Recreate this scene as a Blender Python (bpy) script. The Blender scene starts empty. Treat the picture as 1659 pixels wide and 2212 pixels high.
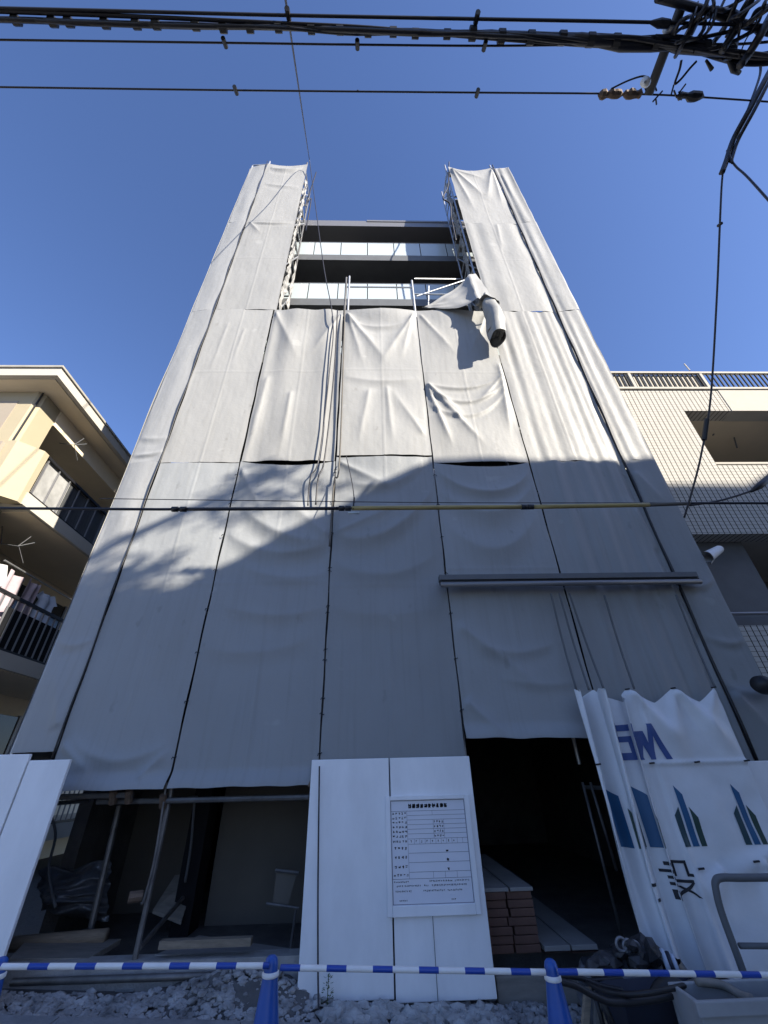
import bpy, math, random
from mathutils import Vector, Matrix, noise
R = math.radians
random.seed(7)
scene = bpy.context.scene
COL = scene.collection
EYE = 1.55
# ------------------------------------------------------------------ camera
F_, PITCH, ROLL, YAW = 880.0, R(33), R(1.5), R(2.0)
fw = Vector((math.sin(YAW)*math.cos(PITCH), math.cos(YAW)*math.cos(PITCH), math.sin(PITCH)))
rt0 = Vector((math.cos(YAW), -math.sin(YAW), 0)); up0 = rt0.cross(fw)
RT = rt0*math.cos(ROLL) - up0*math.sin(ROLL); UP = rt0*math.sin(ROLL) + up0*math.cos(ROLL)
cd = bpy.data.cameras.new("camera"); cam = bpy.data.objects.new("camera", cd); COL.objects.link(cam)
cd.sensor_fit = 'VERTICAL'; cd.sensor_height = 36; cd.sensor_width = 27; cd.lens = F_/2212*36
cd.clip_start = 0.05; cd.clip_end = 2000
m = Matrix.Identity(4)
for i in range(3):
    m[i][0] = RT[i]; m[i][1] = UP[i]; m[i][2] = -fw[i]
m[2][3] = EYE
cam.matrix_world = m
scene.camera = cam
def ray(px, py): return fw + RT*((px-829.5)/F_) + UP*((1106-py)/F_)
def at(px, py, Y):
    d = ray(px, py); d = d*(Y/d.y); return Vector((d.x, d.y, d.z+EYE))
def atX(px, py, X):
    d = ray(px, py); d = d*(X/d.x); return Vector((d.x, d.y, d.z+EYE))
def atZ(px, py, Z):
    d = ray(px, py); d = d*((Z-EYE)/d.z); return Vector((d.x, d.y, d.z+EYE))
# ------------------------------------------------------------------ materials
def mat(name, col, rough=.6, metal=0., ns=0., na=0., bump=0., bs=40., spec=.5, col2=None, stretch=None):
    mt = bpy.data.materials.new(name); mt.use_nodes = True
    nt = mt.node_tree; b = nt.nodes["Principled BSDF"]
    c = (*col, 1) if len(col) == 3 else col
    b.inputs["Base Color"].default_value = c
    b.inputs["Roughness"].default_value = rough; b.inputs["Metallic"].default_value = metal
    b.inputs["Specular IOR Level"].default_value = spec
    tc = nt.nodes.new("ShaderNodeTexCoord"); src = tc.outputs["Object"]
    if stretch:
        mp = nt.nodes.new("ShaderNodeMapping"); mp.inputs["Scale"].default_value = stretch
        nt.links.new(src, mp.inputs[0]); src = mp.outputs[0]
    if na > 0:
        n = nt.nodes.new("ShaderNodeTexNoise"); n.inputs["Scale"].default_value = ns; n.inputs["Detail"].default_value = 6
        n.inputs["Roughness"].default_value = .62
        nt.links.new(src, n.inputs["Vector"])
        rp = nt.nodes.new("ShaderNodeValToRGB"); rp.color_ramp.elements[0].position = .32; rp.color_ramp.elements[1].position = .68
        k = max(0, 1-na)
        lo = col2 if col2 else tuple(x*k for x in c[:3])
        rp.color_ramp.elements[0].color = (*lo, 1); rp.color_ramp.elements[1].color = c
        nt.links.new(n.outputs[0], rp.inputs[0]); nt.links.new(rp.outputs[0], b.inputs["Base Color"])
    if bump > 0:
        n2 = nt.nodes.new("ShaderNodeTexNoise"); n2.inputs["Scale"].default_value = bs; n2.inputs["Detail"].default_value = 5
        nt.links.new(src, n2.inputs["Vector"])
        bp = nt.nodes.new("ShaderNodeBump"); bp.inputs["Strength"].default_value = bump; bp.inputs["Distance"].default_value = .02
        nt.links.new(n2.outputs[0], bp.inputs["Height"]); nt.links.new(bp.outputs[0], b.inputs["Normal"])
    return mt
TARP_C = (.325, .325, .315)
def tarp_mat(name, col, seed):
    """woven sheet: soft dirt clouds, thin vertical rain streaks, a few pale scuffs, weave bump"""
    mt = bpy.data.materials.new(name); mt.use_nodes = True; nt = mt.node_tree; L = nt.links; N = nt.nodes
    b = N["Principled BSDF"]; b.inputs["Roughness"].default_value = .55; b.inputs["Specular IOR Level"].default_value = .35
    tc = N.new("ShaderNodeTexCoord")
    def nz(scale, st, detail=5, off=0):
        mp = N.new("ShaderNodeMapping"); mp.inputs["Scale"].default_value = st; mp.inputs["Location"].default_value = (seed*3.1+off, off, seed*1.7)
        L.new(tc.outputs["Object"], mp.inputs[0])
        n = N.new("ShaderNodeTexNoise"); n.inputs["Scale"].default_value = scale; n.inputs["Detail"].default_value = detail
        L.new(mp.outputs[0], n.inputs["Vector"]); return n.outputs[0]
    def ramp(s, p0, p1, c0, c1):
        r = N.new("ShaderNodeValToRGB"); e = r.color_ramp.elements
        e[0].position = p0; e[1].position = p1; e[0].color = (*c0, 1); e[1].color = (*c1, 1); L.new(s, r.inputs[0]); return r.outputs[0]
    def mul(a, bb, f=1):
        x = N.new("ShaderNodeMix"); x.data_type = 'RGBA'; x.blend_type = 'MULTIPLY'; x.inputs[0].default_value = f
        L.new(a, x.inputs[6]); L.new(bb, x.inputs[7]); return x.outputs[2]
    base = ramp(nz(.9, (1, 1, 1)), .35, .7, tuple(c*.93 for c in col), col)
    streak = ramp(nz(3.0, (5, 1, .25), 6, 4), .28, .5, (.90, .895, .88), (1, 1, 1))
    c = mul(base, streak, .8)
    spots = ramp(nz(5, (1, 1, .6), 3, 9), .27, .33, (.72, .71, .68), (1, 1, 1))
    c = mul(c, spots, .5)
    scuff = ramp(nz(2.6, (1, 1, 1.3), 2, 13), .70, .74, (1, 1, 1), (1.18, 1.18, 1.18))
    c = mul(c, scuff, .6)
    L.new(c, b.inputs["Base Color"])
    w = N.new("ShaderNodeTexNoise"); w.inputs["Scale"].default_value = 22; w.inputs["Detail"].default_value = 6
    L.new(tc.outputs["Object"], w.inputs["Vector"])
    bp = N.new("ShaderNodeBump"); bp.inputs["Strength"].default_value = .11; bp.inputs["Distance"].default_value = .02
    L.new(w.outputs[0], bp.inputs["Height"]); L.new(bp.outputs[0], b.inputs["Normal"])
    return mt
M = {}
M['tarp'] = [tarp_mat("grey_tarp", tuple(c*k for c in TARP_C), i) for i, k in enumerate((1.0, .95, 1.05))]
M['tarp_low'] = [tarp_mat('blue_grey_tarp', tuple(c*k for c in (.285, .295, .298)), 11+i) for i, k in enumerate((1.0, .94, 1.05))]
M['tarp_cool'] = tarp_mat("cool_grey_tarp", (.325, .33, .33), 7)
M['banner'] = mat("white_banner", (.74, .75, .76), .5, ns=2.5, na=.12, bump=.06, bs=25)
M['panel'] = mat("white_steel_panel", (.86, .865, .87), .42, ns=3.2, na=.13, bump=.02, bs=6, stretch=(1, 1, .4))
M['sign'] = mat("sign_face", (.72, .73, .78), .45, ns=4, na=.05)
M['ink'] = mat("black_ink", (.015, .016, .022), .6)
M['inkgrey'] = mat("grey_ink", (.10, .10, .14), .6)
M['steel'] = mat("galvanised_steel", (.50, .51, .52), .42, .75, ns=8, na=.25)
M['dullsteel'] = mat("weathered_steel", (.19, .185, .18), .5, .5, ns=9, na=.4)
M['rust'] = mat("rusty_clamp", (.20, .14, .10), .7, .4, ns=20, na=.5)
M['deck'] = mat("scaffold_plank", (.36, .36, .35), .6, .4, ns=9, na=.4)
M['black'] = mat("black_rubber", (.012, .012, .014), .5)
M['cable'] = mat("cable_sheath", (.014, .014, .02), .45)
M['yellow'] = mat("yellowed_guard_tube", (.42, .33, .13), .5, ns=5, na=.35, stretch=(.6, 6, 6))
M['cream'] = mat("cream_render", (.40, .345, .235), .85, ns=1.5, na=.06, bump=.1, bs=120)
M['pinkcream'] = mat("pale_beige_render", (.33, .285, .23), .85, ns=1.5, na=.06, bump=.1, bs=120)
M['fascia'] = mat("white_fascia", (.50, .475, .42), .85, ns=2, na=.08, spec=.15)
M['soffit'] = mat("beige_soffit", (.78, .67, .50), .8, ns=2, na=.08, bump=.1, bs=90)
M['roof'] = mat("roof_sheet", (.40, .38, .33), .6, ns=3, na=.2)
M['darkglass'] = mat("dark_glass", (.02, .022, .026), .12, spec=.6)
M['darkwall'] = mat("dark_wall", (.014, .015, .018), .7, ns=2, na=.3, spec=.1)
M['milk'] = mat("milky_glass", (.48, .54, .56), .12, ns=1, na=.03, spec=.6)
M['slab'] = mat("grey_slab_paint", (.12, .126, .132), .6, ns=4, na=.15)
M['parapet'] = mat("grey_parapet_metal", (.21, .21, .22), .4, .3)
M['concrete'] = mat("concrete", (.36, .35, .335), .9, ns=5, na=.35, bump=.35, bs=60)
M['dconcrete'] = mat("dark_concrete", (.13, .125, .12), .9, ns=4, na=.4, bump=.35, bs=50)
M['kerb'] = mat("kerb_concrete", (.26, .26, .265), .9, ns=7, na=.3, bump=.5, bs=90)
M['asphalt'] = mat("asphalt", (.12, .118, .112), .9, ns=30, na=.4, bump=.4, bs=200)
M['gravel'] = mat("gravel_stone", (.44, .43, .42), .9, ns=5, na=.72, bump=.3, bs=80)
M['rubble'] = mat("broken_stone", (.46, .455, .44), .9, ns=8, na=.5, bump=.4, bs=60)
M['board'] = mat("beige_board", (.12, .11, .095), .8, ns=2, na=.15)
M['ply'] = mat("grey_plywood", (.24, .225, .20), .8, ns=5, na=.3, stretch=(1, 5, 5))
M['wood'] = mat("raw_timber", (.27, .22, .16), .8, ns=8, na=.35, stretch=(1, 8, 8))
M['brown'] = mat("brown_carton", (.16, .085, .062), .8, ns=5, na=.35)
M['lid'] = mat("grey_board_top", (.30, .29, .275), .8, ns=3, na=.2)
M['blue'] = mat("blue_plastic", (.014, .085, .36), .38, ns=6, na=.18)
M['white'] = mat("white_plastic", (.80, .80, .80), .4, ns=9, na=.08)
M['navy'] = mat("dark_tray", (.012, .018, .04), .5, ns=6, na=.5)
M['crate'] = mat("grey_plastic_crate", (.34, .35, .36), .5, ns=6, na=.15)
M['sack'] = mat("clear_sack", (.10, .11, .125), .28, ns=9, na=.5, bump=.5, bs=14)
M['debris'] = mat("dark_debris", (.05, .05, .055), .5, ns=14, na=.7, bump=.3, bs=30)
M['logogreen'] = mat("dark_green_print", (.022, .06, .075), .5)
M['logoblue'] = mat("blue_print", (.02, .10, .22), .5)
M['logoleaf'] = mat("leaf_green_print", (.025, .06, .05), .5)
M['navyprint'] = mat("navy_print", (.05, .095, .27), .5)
M['leaf'] = mat("leaf", (.06, .10, .03), .7, ns=5, na=.4)
M['bark'] = mat("bark", (.10, .075, .05), .9, ns=8, na=.4, bump=.4, bs=20)
M['shirt'] = mat("white_cotton", (.80, .80, .80), .9, ns=6, na=.08)
M['mauve'] = mat("mauve_towel", (.40, .33, .36), .95, ns=10, na=.15)
M['paleblue'] = mat("pale_blue_cotton", (.52, .58, .68), .9, ns=6, na=.08)
M['opp'] = mat("opposite_wall", (.42, .40, .37), .8, ns=1.5, na=.12)
M['porcelain'] = mat("porcelain", (.75, .74, .70), .25)
# tile wall (right building): narrow vertical tiles with dark joints
def tile_mat():
    mt = bpy.data.materials.new("pale_wall_tile"); mt.use_nodes = True; nt = mt.node_tree; L = nt.links; N = nt.nodes
    b = N["Principled BSDF"]; b.inputs["Roughness"].default_value = .85; b.inputs["Specular IOR Level"].default_value = .15
    tc = N.new("ShaderNodeTexCoord"); sp = N.new("ShaderNodeSeparateXYZ"); L.new(tc.outputs["Object"], sp.inputs[0])
    def line(o, size, w):
        a = N.new("ShaderNodeMath"); a.operation = 'DIVIDE'; L.new(o, a.inputs[0]); a.inputs[1].default_value = size
        f = N.new("ShaderNodeMath"); f.operation = 'FRACT'; L.new(a.outputs[0], f.inputs[0])
        c = N.new("ShaderNodeMath"); c.operation = 'LESS_THAN'; L.new(f.outputs[0], c.inputs[0]); c.inputs[1].default_value = w/size
        return c.outputs[0]
    vx = line(sp.outputs[0], .082, .013); vz = line(sp.outputs[2], .062, .007)
    n = N.new("ShaderNodeTexNoise"); n.inputs["Scale"].default_value = 7; n.inputs["Detail"].default_value = 4; L.new(tc.outputs["Object"], n.inputs["Vector"])
    r = N.new("ShaderNodeValToRGB"); r.color_ramp.elements[0].color = (.43, .41, .37, 1); r.color_ramp.elements[1].color = (.56, .535, .485, 1)
    L.new(n.outputs[0], r.inputs[0])
    m1 = N.new("ShaderNodeMix"); m1.data_type = 'RGBA'; L.new(vz, m1.inputs[0]); L.new(r.outputs[0], m1.inputs[6]); m1.inputs[7].default_value = (.18, .17, .155, 1)
    m2 = N.new("ShaderNodeMix"); m2.data_type = 'RGBA'; L.new(vx, m2.inputs[0]); L.new(m1.outputs[2], m2.inputs[6]); m2.inputs[7].default_value = (.035, .03, .027, 1)
    L.new(m2.outputs[2], b.inputs["Base Color"])
    return mt
M['steelmesh'] = mat('pale_mesh', (.36, .355, .34), .7, ns=7, na=.6, bump=.4, bs=30)
M['darkarm'] = mat('dark_arm_steel', (.055, .057, .06), .55, .3, ns=6, na=.4)
M['smoke'] = mat('smoked_screen', (.10, .105, .11), .3, ns=5, na=.5, stretch=(1, 6, .6))
M['frost'] = mat('frosted_screen', (.42, .42, .41), .4, ns=4, na=.35)
M['tile'] = tile_mat()
def stripe_mat():
    mt = bpy.data.materials.new("blue_white_stripes"); mt.use_nodes = True; nt = mt.node_tree; L = nt.links; N = nt.nodes
    b = N["Principled BSDF"]; b.inputs["Roughness"].default_value = .35
    tc = N.new("ShaderNodeTexCoord"); sp = N.new("ShaderNodeSeparateXYZ"); L.new(tc.outputs["Object"], sp.inputs[0])
    a = N.new("ShaderNodeMath"); a.operation = 'DIVIDE'; L.new(sp.outputs[0], a.inputs[0]); a.inputs[1].default_value = .23
    f = N.new("ShaderNodeMath"); f.operation = 'FRACT'; L.new(a.outputs[0], f.inputs[0])
    c = N.new("ShaderNodeMath"); c.operation = 'LESS_THAN'; L.new(f.outputs[0], c.inputs[0]); c.inputs[1].default_value = .43
    n = N.new("ShaderNodeTexNoise"); n.inputs["Scale"].default_value = 12; L.new(tc.outputs["Object"], n.inputs["Vector"])
    r = N.new("ShaderNodeValToRGB"); r.color_ramp.elements[0].color = (.66, .65, .62, 1); r.color_ramp.elements[1].color = (.84, .84, .83, 1); L.new(n.outputs[0], r.inputs[0])
    m1 = N.new("ShaderNodeMix"); m1.data_type = 'RGBA'; L.new(c.outputs[0], m1.inputs[0]); L.new(r.outputs[0], m1.inputs[6]); m1.inputs[7].default_value = (.014, .06, .34, 1)
    L.new(m1.outputs[2], b.inputs["Base Color"]); return mt
M['stripe'] = stripe_mat()
# ------------------------------------------------------------------ mesh builder
class MB:
    def __init__(s): s.v = []; s.f = []
    def add(s, vs, fs):
        o = len(s.v); s.v += [tuple(v) for v in vs]; s.f += [tuple(i+o for i in f) for f in fs]; return s
    def box(s, x0, x1, y0, y1, z0, z1):
        vs = [(x, y, z) for z in (z0, z1) for y in (y0, y1) for x in (x0, x1)]
        return s.add(vs, [(0, 2, 3, 1), (4, 5, 7, 6), (0, 1, 5, 4), (2, 6, 7, 3), (0, 4, 6, 2), (1, 3, 7, 5)])
    def tube(s, pts, r, n=8, cap=True):
        pts = [Vector(p) for p in pts]; rs = r if isinstance(r, (list, tuple)) else [r]*len(pts)
        rings = []; ref = None
        for i, p in enumerate(pts):
            a = pts[max(i-1, 0)]; b = pts[min(i+1, len(pts)-1)]; t = (b-a).normalized()
            if ref is None: ref = Vector((0, 0, 1)) if abs(t.z) < .9 else Vector((1, 0, 0))
            u = t.cross(ref).normalized(); w = u.cross(t).normalized(); ref = w
            rings.append([p+(u*math.cos(2*math.pi*k/n)+w*math.sin(2*math.pi*k/n))*rs[i] for k in range(n)])
        vs = [q for rg in rings for q in rg]; fs = []
        for i in range(len(pts)-1):
            for k in range(n):
                fs.append((i*n+k, i*n+(k+1) % n, (i+1)*n+(k+1) % n, (i+1)*n+k))
        if cap: fs += [tuple(range(n-1, -1, -1)), tuple((len(pts)-1)*n+k for k in range(n))]
        return s.add(vs, fs)
    def lathe(s, prof, c, n=24, cap=True):
        vs = [(c[0]+r*math.cos(2*math.pi*k/n), c[1]+r*math.sin(2*math.pi*k/n), c[2]+z) for r, z in prof for k in range(n)]
        fs = [(i*n+k, i*n+(k+1) % n, (i+1)*n+(k+1) % n, (i+1)*n+k) for i in range(len(prof)-1) for k in range(n)]
        if cap: fs += [tuple(range(n-1, -1, -1)), tuple((len(prof)-1)*n+k for k in range(n))]
        return s.add(vs, fs)
    def prism(s, poly, axis, a, b):
        """poly: 2-D outline; axis 'x','y','z' extruded from a to b"""
        n = len(poly)
        def P(p, t): return {'x': (t, p[0], p[1]), 'y': (p[0], t, p[1]), 'z': (p[0], p[1], t)}[axis]
        vs = [P(p, a) for p in poly]+[P(p, b) for p in poly]
        fs = [tuple(range(n)), tuple(range(2*n-1, n-1, -1))]+[(i, i+n, (i+1) % n+n, (i+1) % n) for i in range(n)]
        return s.add(vs, fs)
    def grid(s, fn, nu, nv):
        vs = [fn(i/nu, j/nv) for j in range(nv+1) for i in range(nu+1)]
        fs = [(j*(nu+1)+i, j*(nu+1)+i+1, (j+1)*(nu+1)+i+1, (j+1)*(nu+1)+i) for j in range(nv) for i in range(nu)]
        return s.add(vs, fs)
    def rock(s, c, r, rng, flat=.7):
        ph = (1+5**.5)/2
        vs = [(-1, ph, 0), (1, ph, 0), (-1, -ph, 0), (1, -ph, 0), (0, -1, ph), (0, 1, ph), (0, -1, -ph), (0, 1, -ph), (ph, 0, -1), (ph, 0, 1), (-ph, 0, -1), (-ph, 0, 1)]
        fs = [(0, 11, 5), (0, 5, 1), (0, 1, 7), (0, 7, 10), (0, 10, 11), (1, 5, 9), (5, 11, 4), (11, 10, 2), (10, 7, 6), (7, 1, 8), (3, 9, 4), (3, 4, 2), (3, 2, 6), (3, 6, 8), (3, 8, 9), (4, 9, 5), (2, 4, 11), (6, 2, 10), (8, 6, 7), (9, 8, 1)]
        rot = Matrix.Rotation(rng.random()*6.28, 3, 'Z') @ Matrix.Rotation(rng.random()*6.28, 3, 'X')
        sc = Vector((rng.uniform(.7, 1.3), rng.uniform(.7, 1.2), rng.uniform(.6, 1.1)))
        out = []
        for v in vs:
            q = rot @ (Vector(v)*rng.uniform(.38, .62)*r*1.0); q = Vector((q.x*sc.x, q.y*sc.y, q.z*flat*sc.z)); out.append(q+Vector(c))
        return s.add(out, fs)
    def build(s, name, m, parent=None, smooth=False, bevel=0, loc=None):
        me = bpy.data.meshes.new(name)
        v = s.v
        if loc is not None: v = [(a-loc[0], b-loc[1], c-loc[2]) for a, b, c in v]
        me.from_pydata(v, [], s.f); me.update()
        o = bpy.data.objects.new(name, me); COL.objects.link(o); me.materials.append(m)
        if smooth: me.polygons.foreach_set("use_smooth", [True]*len(me.polygons))
        if loc is not None: o.location = loc
        if parent is not None:
            o.parent = parent
            if loc is None: o.location = -Vector(parent.location) if parent.type == 'EMPTY' else (0, 0, 0)
            else: o.location = Vector(loc)-Vector(parent.location)
        if bevel:
            b = o.modifiers.new("bevel", 'BEVEL'); b.width = bevel; b.segments = 2; b.limit_method = 'ANGLE'
        return o
def tag(o, label=None, cat=None, group=None, kind=None):
    if label: o['label'] = label
    if cat: o['category'] = cat
    if group: o['group'] = group
    if kind: o['kind'] = kind
    return o
def thing(name, label, cat, loc=(0, 0, 0), group=None):
    o = bpy.data.objects.new(name, None); COL.objects.link(o); o.location = loc; o.empty_display_size = .1
    return tag(o, label, cat, group)
def bez(pts, n=10):
    """Catmull-Rom through pts"""
    P = [Vector(p) for p in pts]; out = []
    for i in range(len(P)-1):
        p0 = P[max(i-1, 0)]; p1 = P[i]; p2 = P[i+1]; p3 = P[min(i+2, len(P)-1)]
        for k in range(n):
            t = k/n
            out.append(.5*((2*p1)+(p2-p0)*t+(2*p0-5*p1+4*p2-p3)*t*t+(3*p1-p0-3*p2+p3)*t**3))
    out.append(P[-1]); return out
def smooth(a, b, x):
    t = min(1, max(0, (x-a)/(b-a))); return t*t*(3-2*t)
# ------------------------------------------------------------------ sun + sky
SUN_AZ, SUN_EL = R(52), R(30)      # azimuth measured from the facade normal, towards the right
Ld = Vector((-math.sin(SUN_AZ)*math.cos(SUN_EL), math.cos(SUN_AZ)*math.cos(SUN_EL), -math.sin(SUN_EL)))
sl = bpy.data.lights.new("sun", 'SUN'); so = bpy.data.objects.new("sun", sl); COL.objects.link(so)
sl.energy = 5.0; sl.angle = R(.53); sl.color = (1, .92, .79)
so.rotation_euler = Ld.to_track_quat('-Z', 'Y').to_euler(); so.location = (10, -8, 20)
w = bpy.data.worlds.new("World"); scene.world = w; w.use_nodes = True
nt = w.node_tree; bg = nt.nodes["Background"]
sk = nt.nodes.new("ShaderNodeTexSky"); sk.sky_type = 'NISHITA'; sk.sun_disc = False
sk.sun_elevation = SUN_EL; sk.sun_rotation = math.pi-SUN_AZ
sk.air_density = 1.0; sk.dust_density = .6; sk.ozone_density = 2.5
tint = nt.nodes.new("ShaderNodeMix"); tint.data_type = 'RGBA'; tint.blend_type = 'MULTIPLY'; tint.inputs[0].default_value = 1
tint.inputs[7].default_value = (.70, .765, 1.0, 1)      # camera white balance
nt.links.new(sk.outputs[0], tint.inputs[6]); nt.links.new(tint.outputs[2], bg.inputs[0]); bg.inputs[1].default_value = .104
scene.view_settings.view_transform = 'Standard'; scene.view_settings.look = 'None'
scene.view_settings.exposure = 1.22; scene.view_settings.gamma = 1
# ------------------------------------------------------------------ ground
def gk(x): return .15-.045*max(-4.5, min(4.5, x))
NX = 60
KZ = .025
def gsheet(y0, y1, dz, x0=-200, x1=200):
    b = MB(); xs_ = [x0]+[-4.5+9*i/NX for i in range(NX+1)]+[x1]
    for a, c in zip(xs_, xs_[1:]):
        b.add([(a, y0, gk(a)+dz), (c, y0, gk(c)+dz), (c, y1, gk(c)+dz), (a, y1, gk(a)+dz)], [(0, 1, 2, 3)])
    return b
tag(gsheet(-200, 300, -.16).build("ground", M['asphalt']), kind="structure")
b = MB()
for i in range(14):
    x0 = -8.08+i*1.2; x1 = x0+1.19
    vs = []
    for x in (x0, x1):
        for (y, z) in ((3.86, -.158), (3.86, -.02), (3.88, 0), (4.12, 0), (4.12, -.158)): vs.append((x, y, gk(x)+z+KZ))
    b.add(vs, [(0, 1, 6, 5), (1, 2, 7, 6), (2, 3, 8, 7), (3, 4, 9, 8), (4, 3, 2, 1, 0), (5, 6, 7, 8, 9)])
tag(b.build("kerb", M['kerb']), kind="structure")
b = gsheet(4.13, 5.2, -.06, -9, 9)
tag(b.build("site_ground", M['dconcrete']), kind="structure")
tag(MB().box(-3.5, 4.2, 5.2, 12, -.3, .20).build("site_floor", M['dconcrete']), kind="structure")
tag(gsheet(1.5, 5.2, -.15, -14, -3.9).build('added_bounce_ground', mat('pale_bounce_surface', (.6, .57, .5), .9, ns=4, na=.15)), kind='structure')  # unseen pale ground sheet, added to bounce light up to the left soffits
rng = random.Random(3)
b = MB()
for i in range(7000):
    x = rng.uniform(-4, 3.4); y = 4.17+.5*rng.random()**1.1
    if -.62 < x < .3 and rng.random() < .5: continue
    hp = .165*math.exp(-((x+1.0)/.5)**2)*smooth(4.25, 4.65, y)+.025*noise.noise((x*3, y*3, 0))
    r = rng.choice((.006, .008, .009, .011, .013, .016, .024))
    b.rock((x, y, gk(x)-.05+max(0, hp)+r*.2), r*1.5, rng)
tag(b.build("gravel", M['gravel']), "loose grey gravel and grit along the kerb", "gravel", kind="stuff")
b = MB()
for i in range(260):
    x = rng.uniform(-.35, .85); y = rng.uniform(4.15, 4.52)
    b.rock((x, y, gk(x)-.02), rng.uniform(.025, .065), rng, .8)
tag(b.build("broken_stone", M['rubble']), "pale broken stones packed under the white notice hoarding", "rubble", kind="stuff")
# heap under the left opening
def heap(u, v):
    x = -1.75+1.25*u; y = 4.25+.5*v
    h = .17*math.exp(-((x+1.0)/.5)**2)*smooth(0, .8, v)*(1+.3*noise.noise((x*4, y*4, 2)))+.02*noise.noise((x*14, y*14, 1))
    return (x, y, gk(x)-.055+h)
tag(MB().grid(heap, 60, 30).build("dirt_heap", M['dconcrete'], smooth=True), "low heap of dark dirt below the left opening", "dirt heap", kind="stuff")
# ------------------------------------------------------------------ scaffold
XS = [-3.64, -3.15, -1.97, -.54, .93, 2.40, 3.86, 4.34]
YF, YT, YBk = 4.84, 4.75, 5.55
sc = thing("scaffold", "steel tube scaffold standing around the tarp covered building", "scaffold", (0, 4.84, 0))
def top_of(i, back=False):
    return {0: 17.55, 1: 17.95, 2: 17.9, 3: 11.0, 4: 10.9, 5: 17.9, 6: 17.95, 7: 17.75}[i]
for i, x in enumerate(XS):
    for y in (YF, YBk):
        zt = top_of(i)
        if i in (3, 4) and y == YBk: zt = 9.6
        lowp = i in (2, 4, 6, 7) and y == YF
        MB().tube([(x, y, gk(x)-.05 if lowp else 1.62), (x, y, zt)], .024, 8).build("post", M['dullsteel'] if i in (2, 3) else M['steel'], sc)
        if lowp: MB().box(x-.07, x+.07, y-.07, y+.07, gk(x)-.06, gk(x)-.045).build("base_plate", M['steel'], sc)
LEV = [1.45, 3.5, 5.5, 7.5, 9.5, 11.5, 13.5, 15.5, 17.3]
for z in LEV:
    for i in range(len(XS)-1):
        if z > 9.6 and 2 <= i <= 4: continue
        for y in (YF, YBk):
            if z == 1.45: continue
            MB().tube([(XS[i], y, z), (XS[i+1], y, z)], .0215, 6).build("ledger", M['steel'], sc)
        if z > 2 and z < 17.2: MB().box(XS[i]+.03, XS[i+1]-.03, YF+.1, YBk-.12, z+.03, z+.07).build("deck_plank", M['deck'], sc)
    for i, x in enumerate(XS):
        if z > 9.6 and i in (3, 4): continue
        MB().tube([(x, YF, z-.05), (x, YBk, z-.05)], .0215, 6).build("transom", M['steel'], sc)
for (a_, c_) in ((XS[1], XS[2]), (XS[5], XS[6])):
    MB().box(a_+.03, c_-.03, YF+.03, YF+.06, 17.12, 17.47).build("toe_board", M['dullsteel'], sc)
for (a_, c_) in ((XS[0], XS[1]), (XS[6], XS[7])):
    MB().tube([(a_, YF, 17.62), (c_, YF, 17.72)], .018, 6).build("guard_rail", M['steel'], sc)
    MB().tube([(a_, YF, 17.5), (a_, YBk, 17.7)], .018, 6).build("guard_rail", M['steel'], sc)
# guard rails and braces on the inner tower sides
for x in (XS[2], XS[5]):
    for k in range(4):
        z0 = 9.55+2*k
        MB().tube([(x, YF, z0), (x, YBk, z0+1.9)], .017, 6).build("brace", M['steel'], sc)
        for dz in (.55, 1.0):
            MB().tube([(x, YF, z0+dz), (x, YBk, z0+dz)], .017, 6).build("guard_rail", M['steel'], sc)
    MB().box(x-.015, x+.015, YF+.1, YBk-.1, 17.35, 17.36).build("toe_board", M['steel'], sc)
# rails in the open middle
MB().tube([(XS[3], YF, 10.62), (XS[4], YF, 10.62)], .02, 6).build("guard_rail", M['steel'], sc)
MB().tube([(XS[4], YF, 10.35), (XS[5], YF, 10.35)], .02, 6).build("guard_rail", M['steel'], sc)
MB().tube([at(895, 602, YF), at(1000, 603, YF+.3)], .014, 6).build("brace", M['steel'], sc)
MB().tube([at(900, 640, YF), at(1005, 605, YF)], .016, 6).build("brace", M['steel'], sc)
MB().tube([at(925, 660, YF+.2), at(926, 618, YF+.2)], .016, 6).build("guard_rail", M['steel'], sc)
MB().tube([(XS[3]+.07, YF-.03, 9.3), (XS[3]+.07, YF-.03, 11.0)], .022, 8).build("post", M['steel'], sc)
# lower left opening: rails with couplers, stay, inner prop
MB().tube([at(120, 1722, 4.80), at(288, 1717, 4.80)], .024, 8).build("ledger", M['dullsteel'], sc)
MB().tube([at(210, 1732, 4.9), at(350, 1730, 4.9)], .024, 8).build("ledger", M['dullsteel'], sc)
MB().tube([at(345, 1730, 4.80), at(668, 1722, 4.80)], .024, 8).build("ledger", M['dullsteel'], sc)
for (px, py) in ((244, 1722), (278, 1720), (352, 1730)):
    p = at(px, py, 4.79)
    MB().tube([p+Vector((0, -.02, .05)), p+Vector((0, .03, -.05))], .036, 8).build("coupler", M['rust'], sc)
p = at(296, 1937, 4.78); MB().tube([p+Vector((-.06, -.02, 0)), p+Vector((.03, .03, 0))], .04, 10).build("coupler", M['rust'], sc)
MB().tube(bez([at(360, 1690, 4.78), at(335, 1850, 4.76), at(312, 1940, 4.77), at(305, 1952, 4.78)], 6), .010, 6).build("stay", M['dullsteel'], sc)
MB().tube([at(258, 1740, 5.5), at(188, 2040, 5.5)], .03, 8).build("post", M['dullsteel'], sc)
MB().tube([at(300, 2050, 4.85), at(395, 1940, 5.9)], .02, 8).build("brace", M['dullsteel'], sc)
MB().tube([at(690, 1655, 4.70), at(668, 1700, 4.70)], .02, 8).build("coupler", M['rust'], sc)
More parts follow.
